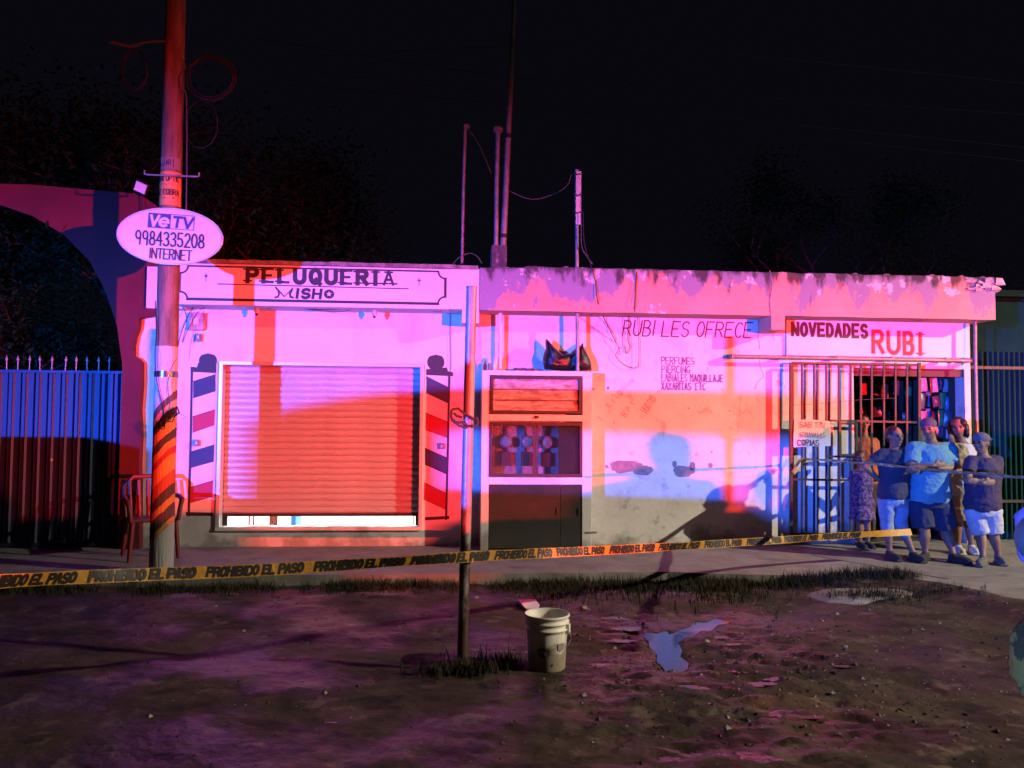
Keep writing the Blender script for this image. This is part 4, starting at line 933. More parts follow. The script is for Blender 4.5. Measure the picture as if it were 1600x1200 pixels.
# oval sign
t = empty('oval_sign', P(266,369,py_-.15), 'white oval VeTV INTERNET sign with phone number hung on the pole', 'sign')
yo = py_-.17; A = P(183,369,yo); B_ = P(348,369,yo); cxx = (A.x+B_.x)/2; rx = (B_.x-A.x)/2; c0 = P(266,369,yo); ztp = Z(266,326,yo); zbt = Z(266,413,yo); rz_ = (ztp-zbt)/2; cz_ = (ztp+zbt)/2
tl = -.045
def ov(u, v): return Vector((cxx+u*math.cos(tl)-v*math.sin(tl), yo, cz_+u*math.sin(tl)+v*math.cos(tl)))
m = MB(); m.prism([ov(rx*math.cos(2*PI*i/48), rz_*math.sin(2*PI*i/48)) for i in range(48)], (0, .035, 0)); m.build('panel', MT['signwhite'], t, bevel=.006)
m = MB(); ring = [ov(rx*1.0*math.cos(2*PI*i/48), rz_*1.0*math.sin(2*PI*i/48)) for i in range(49)]; m.tube(ring, .010, 6, cap=False); m.build('rim', MT['alum'], t)
m = MB(); m.box((c0.x-.05, yo+.03, cz_-.12), (c0.x+.05, py_-.09, cz_-.05)); m.box((c0.x-.05, yo+.03, cz_+.05), (c0.x+.05, py_-.09, cz_+.12)); m.build('bracket', MT['galv'], t)
L = Letters((cxx, yo-.0, cz_), ux=(math.cos(tl), 0, math.sin(tl)), uz=(-math.sin(tl), 0, math.cos(tl)))
L.poly([(-.225, .075), (-.005, .075), (-.005, .225), (-.225, .225)], 1, h0=.0006)
L.stroke([(-.005,.078),(.225,.078),(.225,.222),(-.005,.222)], .006, 1)
for cc, u_, w2, mi in (('V', -.205, .075, 2), ('e', -.115, .085, 2), ('T', .02, .075, 1), ('V', .12, .085, 1)):
    L.k = 40
    L.text(cc, u_, .098, w2, .10 if cc != 'e' else .08, 0, .026, mi, slant=.1); pass
L.text('9984335208', -.33, -.098, .05, .135, .0185, .015, 0, slant=-.03)
L.text('INTERNET', -.185, -.232, .043, .10, .0135, .011, 0)
for v_ in range(len(L.mb.v)): L.mb.v[v_] = (L.mb.v[v_][0], L.mb.v[v_][1]-.003, L.mb.v[v_][2])
L.build('lettering', [MT['ink'], MT['vetv'], MT['signwhite']], t)
# cables and coils on the pole
def coil(cx, cy, rxp, ryp, yy, r, n_, label, seed):
    R_ = random.Random(seed); pts = []
    for i in range(n_*14+1):
        a = 2*PI*i/14+seed; k = 1+.10*math.sin(i*.37+seed)+R_.uniform(-.02,.02); pts.append(P(cx+rxp*k*math.cos(a), cy+ryp*k*math.sin(a), yy+.02*math.sin(i*.5)))
    m = MB(); m.tube(pts, r, 5); m.build('cable_coil', MT['wire'], label=label, cat='cable coil', group='cable coils on the pole', fix=False)
coil(330, 122, 36, 33, py_-.02, .009, 4, 'large coil of grey cable hanging on the right of the pole top', 1)
coil(316, 192, 26, 38, py_-.02, .005, 1, 'thin single cable loop below the large coil', 2)
coil(212, 108, 20, 32, py_-.02, .007, 2, 'narrow cable coil hanging on the left of the pole top', 3)
cable('pole_cable', [P(a, b, py_-.1) for a, b in [(172,66),(205,72),(228,66),(250,64),(264,66)]], .014, MT['wiregrey'], 'bundle of fittings strung left of the pole top', 'cable')
cable('pole_cable', [P(a, b, py_-.13) for a, b in [(243,470),(244,520),(242,560),(246,600),(255,638),(256,650)]], .005, MT['wire'], 'black wire running down the pole to the wire knot')
cable('pole_cable', [P(a, b, py_-.1) for a, b in [(284,90),(290,105),(281,120),(284,140),(291,150),(292,240),(291,330)]], .007, MT['wiregrey'], 'grey cable hugging the right side of the pole')
cable('pole_cable', [P(a, b, py_-.13) for a, b in [(276,560),(268,575),(262,600),(266,640)]], .004, MT['wire'], 'short wire tail hanging from the sign band cable')
t = empty('wire_knot', P(262,655,py_-.14), 'tangled bundle of black wire tied on the striped pole', 'wire bundle')
m = MB(); R_ = random.Random(3)
for k in range(9):
    a0 = Vector((R_.uniform(245,250), R_.uniform(664,672))); b0 = Vector((R_.uniform(268,277), R_.uniform(636,648)))
    m.tube([P(*(a0.lerp(b0, i/6)+Vector((R_.uniform(-3,3), R_.uniform(-4,4)))), py_-.13-R_.uniform(0,.05)) for i in range(7)], .006, 5)
m.tube([P(a, b, py_-.14) for a, b in [(270,642),(277,636),(280,645),(273,650)]], .008, 6); m.build('twisted_strands', MT['wire'], t)
m = MB(); m.tube([P(a, b, py_-.13) for a, b in [(275,645),(285,648),(291,652),(284,655)]], .002, 4); m.tube([P(a, b, py_-.13) for a, b in [(272,655),(278,668),(272,680),(276,690)]], .002, 4); m.build('loose_end', MT['wire'], t)

# ------------------------------------------------------------------ crimson arch wall and blue gate on the left
YA = -.12; t = empty('arch_wall', (-5, YA, 0), 'crimson garden wall with a wide dark arched opening at the left edge', 'wall')
arc_px = [(-330,560),(-320,480),(-280,410),(-200,350),(-100,322),(0,320),(50,337),(100,367),(140,408),(165,455),(183,510),(191,570)]
inner = [P(a, b, YA) for a, b in arc_px]
xr = XL-.002; xl = inner[0].x-1.2; zt0 = Z(0,287,YA); zt1 = Z(215,303,YA)
rag = [P(a, b, YA) for a, b in [(216,497),(215,512),(210,525),(207,540),(207,556),(214,560),(220,566),(220,600),(217,640),(219,680),(217,730),(218,790)]]
pr_ = [Vector((xl, YA, 0)), Vector((xl, YA, zt0)), Vector((inner[6].x, YA, zt0)), P(218,303,YA), P(246,322,YA), P(247,492,YA)] + rag + [Vector((P(218,850,YA).x, YA, 0)), Vector((inner[-1].x, YA, 0))] + inner[::-1] + [Vector((inner[0].x, YA, 0))]
m = MB(); m.prism(pr_, (0, .115, 0))
bm = bmesh.new(); me = m.mesh('arch_wall'); bm.from_mesh(me); bmesh.ops.triangulate(bm, faces=[f for f in bm.faces if len(f.verts) > 4]); bmesh.ops.recalc_face_normals(bm, faces=bm.faces); bm.to_mesh(me); bm.free(); me.materials.append(MT['redwall'])
link('masonry', me, t)
gate = empty('sheet_gate', (-5, .03, 0), 'blue corrugated sheet metal gate topped with short spears', 'gate')
YB = -.0; gx1 = inner[-1].x+.02; i = 0; gz1 = Z(100,579,YB); pitch = (X(171,570,YB)-X(11,570,YB))/9
shm = MB(); kk = 8; w_ = pitch*1.15; vs = []
for a in range(kk+1):
    u = a/kk; d = -.018 if .3 < u < .45 or u > .9 else 0; vs += [(u*w_, d, .06), (u*w_, d, gz1-.03)]
shm.add(vs, [(2*a, 2*a+2, 2*a+3, 2*a+1) for a in range(kk)]); sme2 = shm.mesh('sheet_panel'); sme2.materials.append(MT['bluegate'])
x = gx1-w_
while x > gx1-3.6:
    o = bpy.data.objects.new('sheet_panel', sme2); COL.objects.link(o); o.parent = gate; o.matrix_parent_inverse = chain(gate).inverted(); o.location = (x, rnd.uniform(-.004, .004)+.0, 0); x -= w_+.001
m = MB(); m.box((gx1-3.6, -.035, gz1-.03), (gx1, .03, gz1)); m.box((gx1-3.6, -.0195, .02), (gx1, .03, .06)); m.build('gate_frame', MT['bluegate'], gate)
sm_ = MB(); sm_.tube([(0,0,0),(0,0,.10)], .007, 6); sm_.lathe([(.007,.10),(.018,.125),(.012,.145),(0,.18)], 6); spm = sm_.mesh('spear'); spm.materials.append(MT['galv'])
for px in [11-18*k for k in range(5, 0, -1)] + [11,28.5,46.5,63,81.5,102.5,119.5,136.5,154.5,171]:
    o = bpy.data.objects.new('spear', spm); COL.objects.link(o); o.parent = gate; o.matrix_parent_inverse = chain(gate).inverted(); o.location = (X(px, 570, YB), -.005, gz1); o.rotation_euler = (0, rnd.uniform(-.05, .05), 0)
m = MB(); q = P(82, 720, YB); m.tube([q+Vector((0,-.03,0)), q+Vector((0,-.03,.03))], .02, 8); m.build('padlock', MT['galv'], gate)

# floodlight on the arch wall
yy = YA-.12; t = empty('floodlight', P(221,293,yy), 'small unlit square floodlight tilted on the crimson wall top', 'floodlight')
M_ = Matrix.Translation(P(220,293,yy)) @ Matrix.Rotation(.42, 4, 'Y') @ Matrix.Rotation(.3, 4, 'X')
m = MB(); m.box((-.075, 0, -.065), (.075, .05, .065), M=M_); m.build('housing', MT['iron'], t)
m = MB(); m.box((-.066, -.012, -.056), (.066, -.001, .056), M=M_); m.build('lens', MT['floodglass'], t)
m = MB(); m.tube([P(221,300,yy+.05), P(222,330,yy+.06)], .006, 5); m.tube([P(215,285,yy+.05), P(214,279,yy+.05)], .012, 5); m.build('cord', MT['wire'], t)

# ------------------------------------------------------------------ moulded plastic chair behind the pole
c = G(222, 866); cx_, cy_ = c.x+.16, -.70
t = empty('plastic_chair', (cx_, cy_, 0), 'red moulded plastic armchair half hidden behind the utility pole', 'chair')
R3 = Matrix.Translation((cx_, cy_, 0)) @ Matrix.Rotation(.5, 4, 'Z')
for sx_, sy_ in ((-1,-1),(1,-1),(-1,1),(1,1)):
    m = MB(); m.tube([R3 @ Vector((sx_*.25, sy_*.24, 0)), R3 @ Vector((sx_*.22, sy_*.2, .42))], [.022, .03], 6); m.build('leg', MT['redchair'], t)
m = MB(); m.box((-.23,-.22,.41), (.23,.22,.44), M=R3); m.build('seat', MT['redchair'], t, bevel=.012)
m = MB(); 
for i in range(5): u = -.2+i*.1; m.tube([R3 @ Vector((u*.9,.2,.43)), R3 @ Vector((u,.27,.84))], .022, 6)
m.tube([R3 @ Vector((-.23,.21,.43)), R3 @ Vector((-.26,.27,.78)), R3 @ Vector((-.15,.3,.88)), R3 @ Vector((.15,.3,.88)), R3 @ Vector((.26,.27,.78)), R3 @ Vector((.23,.21,.43))], .026, 8); m.build('backrest', MT['redchair'], t)
for s in (-1, 1):
    m = MB(); m.tube([R3 @ Vector((s*.25,.25,.66)), R3 @ Vector((s*.29,0,.67)), R3 @ Vector((s*.28,-.2,.65)), R3 @ Vector((s*.26,-.23,.58)), R3 @ Vector((s*.24,-.22,.42))], .026, 8); m.build('armrest', MT['redchair'], t)

# ------------------------------------------------------------------ bucket and litter
q = G(858, 1053, GZ); q = Vector((q.x, q.y+.13, GZ+.0))
t = empty('bucket', q, 'dirty white ribbed plastic bucket with a dark splat logo on the mud', 'bucket')
m = MB(); prof = [(0,.004),(.118,.0),(.124,.01),(.136,.24),(.137,.262),(.148,.266),(.148,.276),(.139,.28),(.140,.305),(.151,.309),(.151,.319),(.142,.323),(.143,.345),(.153,.35),(.154,.362),(.150,.366),(.144,.362),(.136,.30),(.120,.02),(0,.02)]
m.lathe(prof, 40, q); m.build('shell', MT['bucket'], t)
L = Letters((0,0,0)); rr_ = .1325
a_c = math.atan2(CAM.y-q.y, CAM.x-q.x)
L.wrap = lambda u, v, h: Vector((q.x+(.126+.05*v+.0+h+.001)*math.cos(a_c+u/rr_), q.y+(.126+.05*v+h+.001)*math.sin(a_c+u/rr_), q.z+v))
pts = []
for i in range(28): rr = (.052 if i % 2 == 0 else .030)*(1+.3*noise.noise(Vector((i, 0, 0)))); pts.append((-.02+rr*1.15*math.cos(2*PI*i/28), .135+rr*.85*math.sin(2*PI*i/28)))
for i in range(28): L.poly([(-.02,.135), pts[i], pts[(i+1) % 28]], 0, h0=.001)
L.text('MIX', -.05, .118, .016, .028, .006, .005, 1); 
L.poly([(.075,.19),(.125,.19),(.123,.15),(.10,.135),(.078,.15)], 2); L.poly([(.04,.05),(.085,.055),(.08,.068),(.042,.064)], 2)
L.build('printed_label', [MT['ink'], MT['bucket'], mat('faded_grey_print', (.22,.2,.18), .6)], t)
hd = []
for i in range(13): a = math.radians(-70+i*11.7); hd.append(q+Vector((.156*math.cos(a_c+1.2), .156*math.sin(a_c+1.2), .285)).lerp(Vector((.156*math.cos(a_c-1.2), .156*math.sin(a_c-1.2), .285)), i/12)+Vector((math.cos(a_c), math.sin(a_c), 0))*.0)
m = MB(); e1 = q+Vector((.15*math.cos(a_c+1.3), .15*math.sin(a_c+1.3), .275)); 
m.box((-.02,-.008,-.03),(.02,.008,.03), M=Matrix.Translation(e1) @ Matrix.Rotation(a_c+1.3+PI/2, 4, 'Z')); m.build('handle_lug', MT['bucket'], t)
m = MB(); m.tube([e1+Vector((0,0,-.0)), e1+Vector((.015,-.02,-.06)), e1+Vector((-.01,-.04,-.10))], .003, 5); m.build('wire_handle', MT['galv'], t)
q2 = G(826, 948, GZ+.05); m = MB()
m.prism([G(809,937,GZ+.06), G(836,936,GZ+.05), G(843,945,GZ+.03), G(840,952,GZ+.02), G(822,951,GZ+.02)], (0, .01, -.012)); m.build('paper_plate', MT['paper'], label='bent pinkish scrap of card lying behind the bucket', cat='scrap')
for i, (px, py, s, lb) in enumerate([(903,930,.055,'pale lump of rubble on the grass edge right of the card scrap'),(938,921,.03,'small pale stone on the grass strip'),(744,935,.03,'small stone at the foot of the grass left of the pipe'),(912,1010-60,.03,'little stone behind the bucket rim')]):
    p = G(px, py, GZ+.02); m = MB(); m.ell(p, (s, s*.7, s*.6), 10)
    me = m.build('stone', MT['stone'], label=lb, cat='stone')
    for v in me.data.vertices: v.co += Vector(v.co-p).normalized()*noise.noise(v.co*22)*s*.35
m = MB(); p = G(735,1072,GZ); m.box((-.10,-.02,0),(.10,.02,.025), M=Matrix.Translation(p) @ Matrix.Rotation(-.25,4,'Z'), jit=.006); m.build('wood_offcut', MT['bark'], label='short dark wood offcut lying in front of the pipe post', cat='wood')

# gravel and clods (stuff)
m = MB(); R_ = random.Random(5)
def clod(x, y, s, mi):
    z = GZ+gh(x, y) if -5 < x < 6 and -7.4 < y < -1.5 else GZ
    ph = R_.random()*6; vs = []
    for (a, b, c_) in ((1,0,0),(0,1,0),(-1,0,0),(0,-1,0),(0,0,1),(.5,.5,.6),(-.5,.4,.5)):
        vs.append((x+s*(a*math.cos(ph)-b*math.sin(ph))*R_.uniform(.7,1.2), y+s*(a*math.sin(ph)+b*math.cos(ph))*R_.uniform(.7,1.2), z-s*.2+s*c_*R_.uniform(.5,.9)))
    m.add(vs, [(0,1,5),(1,6,5),(1,2,6),(2,3,4),(3,0,4),(0,5,4),(5,6,4),(6,2,4)], mi)
for i in range(5200):
    u = R_.random()
    if u < .45: x, y = R_.gauss(1.9, .9), R_.gauss(-4.6, .8)
    elif u < .7: x, y = R_.uniform(2.5, 5.5), R_.uniform(-6.2, -2.4)
    else: x, y = R_.uniform(-4, 5), R_.uniform(-7, -2.2)
    if y > -1.95 or y < -7.2 or inpoly(x, y, pud): continue
    clod(x, y, R_.uniform(.004, .012)*(2.4 if R_.random() < .10 else 1), 0 if R_.random() < .82 else 1)
m.build('gravel', [dirt, MT['stone']], fix=False, kind='stuff', label='loose clods and gravel scattered over the mud', cat='gravel')

# grass strip (stuff)
m = MB(); R_ = random.Random(9)
def tuft(x, y, h, n_):
    z = GZ+(gh(x, y) if -5 < x < 6 and -7.4 < y < -1.5 else 0)-.005
    for k in range(n_):
        a = R_.uniform(0, 2*PI); l = h*R_.uniform(.5, 1.2); w_ = R_.uniform(.002, .0045); dx, dy = math.cos(a), math.sin(a); bd_ = R_.uniform(.15, .8)*l
        bx, by = x+R_.gauss(0, .02), y+R_.gauss(0, .02); px, py = -dy*w_, dx*w_
        m.add([(bx-px, by-py, z), (bx+px, by+py, z), (bx+px*.7+dx*bd_*.4, by+py*.7+dy*bd_*.4, z+l*.6), (bx-px*.7+dx*bd_*.4, by-py*.7+dy*bd_*.4, z+l*.6), (bx+dx*bd_, by+dy*bd_, z+l)], [(0,1,2,3),(3,2,4)], 0)
for i in range(17000):
    x = R_.uniform(-5.2, 4.5); dens = .25+.9*noise.noise(Vector((x*1.7, 2, 0)))+(.35 if 1.0 < x < 3.6 else 0)+.4*noise.noise(Vector((x*7, 5, 0))); wid = .42 if x < .8 else (.85 if x < 3.1 else .3)
    y = -1.83-abs(R_.gauss(0, .5))*wid - (.2 if x > 3.2 else 0)
    if R_.random() < dens: tuft(x, y, R_.uniform(.035, .10)*(1.25 if x > 1.2 else 1), 3)
for cx_, cy_, s_, k_, h_ in ((4.55,-2.15,.18,140,.11),(3.95,-2.75,.28,160,.10),(4.5,-2.75,.25,90,.06),(.12,-4.75,.12,150,.10),(.35,-4.6,.10,60,.13),(-2.6,-1.95,.12,60,.05)):
    for i in range(k_): tuft(cx_+R_.gauss(0, s_), cy_+R_.gauss(0, s_*.35), h_*R_.uniform(.5,1.2), 4)
m.build('grass', MT['grass'], fix=False, kind='stuff', label='ragged dark grass growing along the sidewalk edge', cat='grass')

# ------------------------------------------------------------------ barrier tapes
def tape(name, pts, w_, mt, label, text=None, twist=None, inkm=None):
    pts = [Vector(p) for p in pts]; q = [pts[0]*2-pts[1]] + pts + [pts[-1]*2-pts[-2]]; out = []
    for i in range(1, len(q)-2):
        for j in range(14):
            t = j/14; out.append(.5*((2*q[i]) + (q[i+1]-q[i-1])*t + (2*q[i-1]-5*q[i]+4*q[i+1]-q[i+2])*t*t + (3*q[i]-q[i-1]-3*q[i+1]+q[i+2])*t**3))
    out.append(pts[-1]); S = [0]
    for i in range(1, len(out)): S.append(S[-1]+(out[i]-out[i-1]).length)
    def frame(s):
        s = max(0, min(S[-1]-1e-4, s)); i = 0
        lo, hi = 0, len(S)-2
        while lo < hi:
            mi = (lo+hi+1)//2
            if S[mi] <= s: lo = mi
            else: hi = mi-1
        i = lo; f_ = (s-S[i])/(S[i+1]-S[i]); p = out[i].lerp(out[i+1], f_); d = (out[i+1]-out[i]).normalized()
        up = Vector((0,0,1)); nn = d.cross(up).normalized()
        if nn.dot(CAM-p) < 0: nn = -nn
        a = twist(s/S[-1]) if twist else 0
        u2 = up*math.cos(a)+nn*math.sin(a); n2 = nn*math.cos(a)-up*math.sin(a)
        return p, u2, n2
    t = empty(name, pts[0], label, 'barrier tape'); m = MB(); N = len(out)*2; vs = []
    for i in range(N+1):
        p, u2, n2 = frame(S[-1]*i/N); cr_ = .0006*math.sin(i*1.3); vs += [p-u2*w_/2+n2*cr_, p+n2*(.0005+cr_), p+u2*w_/2+n2*cr_]
    m.add(vs, [(3*i+k, 3*i+3+k, 3*i+4+k, 3*i+1+k) for i in range(N) for k in (0,1)], 0, True); o = m.build('strip', mt, t, fix=False)
    if text:
        L = Letters((0,0,0))
        def wf(u, v, h): p, u2, n2 = frame(u); return p+u2*v+n2*(h*.4+.0012)
        L.wrap = wf; u = .05
        while u < S[-1]-.9:
            u = L.text(text, u, -.022, .027, .047, .010, .0155, slant=.25, jit=.002)+rnd.uniform(.05,.09)
        L.build('printed_text', inkm, o)
    return t
p0 = CAM+ray(-260, 925)*3.0; p1 = CAM+ray(100, 903)*4.1; p2 = CAM+ray(420, 890)*4.75; p3 = P(735, 870, py_*0+post.location.y-.055)
p4 = CAM+ray(980, 858)*6.4; p5 = CAM+ray(1200, 845)*7.7; p6 = CAM+ray(1300, 838)*8.3; p7 = CAM+ray(1424, 831)*8.75
tape('barrier_tape', [p0, p1, p2, p3, p4, p5, p6, p7], .072, MT['tape'], 'yellow printed barrier tape stretched low from left edge past the pipe post', 'PROHIBIDO EL PASO', lambda s: .25*math.sin(s*23)+.2*math.sin(s*61+1), MT['tapeink'])
t2a = [P(1258,717,YG-.05), P(1330,722,-1.0), P(1400,728,-1.7), CAM+ray(1480,736)*7.2, CAM+ray(1540,741)*6.6, CAM+ray(1680,754)*5.2]
tape('barrier_tape', t2a, .05, MT['tapew'], 'pale twisted barrier tape tied high on the grille across the onlookers', None, lambda s: .92+.2*math.sin(s*40))
m = MB(); m.tube([P(1238,738,YG-.03), P(1244,728,YG-.05), P(1250,719,YG-.06), P(1256,717,YG-.06)], .02, 6); m.tube([P(1250,719,YG-.06), P(1258,722,YG-.06)], .015, 6); m.build('tape_tail', MT['tape'], label='crumpled orange tape tail knotted on the grille bar', cat='tape')

# ------------------------------------------------------------------ trees
def tree(name, base, h, spread, label, seed, nleaf, lean=(0,0), gap=1.0, trunk_r=.2, low=.35):
    R_ = random.Random(seed); t = empty(name, base, label, 'tree'); base = Vector(base)
    tm = MB(); bmb = MB(); tips = []
    top_ = base+Vector((lean[0]*.4, lean[1]*.4, h*.45)); pts = [base.lerp(top_, i/6)+Vector((math.sin(i)*.06, math.cos(i*1.4)*.05, 0)) for i in range(7)]
    tm.tube(pts, [trunk_r*(1-.07*i) for i in range(7)], 10)
    def grow(p, d, l, r, lev):
        q = [p]; dd = d.copy()
        for i in range(5): dd = (dd+Vector((R_.uniform(-.25,.25), R_.uniform(-.25,.25), R_.uniform(-.12,.2)))).normalized(); q.append(q[-1]+dd*l/5)
        bmb.tube(q, [r*(1-.14*i) for i in range(6)], 6)
        tips.append(q[-1]); tips.append(q[3])
        if lev < 3:
            for k in range(3 if lev < 2 else 2):
                nd = (dd+Vector((R_.uniform(-1,1), R_.uniform(-1,1), R_.uniform(-.45,.6)))).normalized(); grow(q[R_.choice((3,4,5))], nd, l*R_.uniform(.55,.8), r*.5, lev+1)
    for k in range(8):
        a = 2*PI*k/8+R_.uniform(-.3,.3); d = Vector((math.cos(a)*spread, math.sin(a)*spread, h*low*R_.uniform(.25,1.2))).normalized(); grow(pts[R_.choice((4,5,6))], d, spread*.62, trunk_r*.45, 0)
    tm.build('trunk', MT['bark'], t, fix=False); bmb.build('branches', MT['bark'], t, fix=False)
    lm = MB(); 
    for i in range(nleaf):
        c = R_.choice(tips); p = c+Vector((R_.gauss(0,.34), R_.gauss(0,.34), R_.gauss(-.06,.28)))
        s = R_.uniform(.03, .07); a = R_.uniform(0, 2*PI); b = R_.uniform(-1, .5)
        u = Vector((math.cos(a)*math.cos(b), math.sin(a)*math.cos(b), math.sin(b)))*s; v = u.cross(Vector((R_.uniform(-1,1), R_.uniform(-1,1), 1))).normalized()*s*.42
        lm.add([p-u, p+v, p+u, p-v], [(0,1,2,3)])
    lm.build('crown', MT['leaf'], t, fix=False, kind='stuff')
tree('garden_tree', (-4.9, 4.6, 0), 8.2, 3.4, 'large leafy tree rising in the dark behind the crimson arch wall', 4, 52000, lean=(-.3, -.2))
tree('garden_tree', (-6.9, 2.9, 0), 4.4, 1.7, 'low drooping tree seen through the arch above the blue gate', 8, 14000, trunk_r=.1, low=.2)
tree('garden_tree', (9.5, 9.0, 0), 9.5, 3.0, 'faint dark tree far behind the right end of the shop', 12, 24000)
# ------------------------------------------------------------------ people
skinA = mat('brown_skin', (.24, .115, .07), .6, (.19, .09, .055), 12); skinB = mat('tan_skin', (.26, .135, .085), .6, (.21, .105, .065), 12)
hairm = mat('black_hair', (.012, .01, .01), .45, bump=.6, bscale=60); eyem = mat('dark_eye', (.015, .01, .01), .2); lipm = mat('lip_skin', (.22, .09, .07), .5)
def cloth(nm, c, c2=None, sc_=8): return mat(nm, c, .85, c2 or tuple(x*.8 for x in c), sc_, bump=.35, bscale=22)
def chainprim(m, pts, rs, flat=1.0, n_=14):
    m.tube(pts, rs, n_)
    for p, r_ in ((pts[0], rs[0]), (pts[-1], rs[-1])): m.ell(p, (r_, r_, r_), 12)
def loft(m, secs, n_=20):
    """secs: (center, rx, ry, yaw)"""
    vs = []
    for c, rx, ry, yw in secs:
        for k in range(n_):
            a = 2*PI*k/n_; x, y_ = rx*math.cos(a), ry*math.sin(a)
            vs.append(Vector(c)+Vector((x*math.cos(yw)-y_*math.sin(yw), x*math.sin(yw)+y_*math.cos(yw), 0)))
    fs = [(i*n_+k, i*n_+(k+1) % n_, (i+1)*n_+(k+1) % n_, (i+1)*n_+k) for i in range(len(secs)-1) for k in range(n_)]
    fs += [tuple(range(n_))[::-1], tuple((len(secs)-1)*n_+k for k in range(n_))]
    m.add(vs, fs, 0, True)
def solid(m, name, mt, parent, vox=.011, smooth=4, folds=0, seed=0):
    me = m.mesh(name+'_raw'); o = bpy.data.objects.new(name, me); COL.objects.link(o)
    r_ = o.modifiers.new('r', 'REMESH'); r_.mode = 'VOXEL'; r_.voxel_size = vox; r_.use_smooth_shade = True
    if smooth: s_ = o.modifiers.new('s', 'SMOOTH'); s_.factor = .5; s_.iterations = smooth
    dg = bpy.context.evaluated_depsgraph_get(); me2 = bpy.data.meshes.new_from_object(o.evaluated_get(dg)); me2.name = name
    o.modifiers.clear(); o.data = me2; me2.materials.clear(); me2.materials.append(mt)
    if folds:
        for v in me2.vertices:
            f_ = noise.fractal(Vector((v.co.x*11+v.co.z*5+seed, v.co.y*11, v.co.z*15-v.co.x*6)), .7, 2, 4); v.co += v.normal*f_*folds
    me2.polygons.foreach_set('use_smooth', [True]*len(me2.polygons))
    if parent is not None: o.parent = parent; o.matrix_parent_inverse = chain(parent).inverted()
    return o
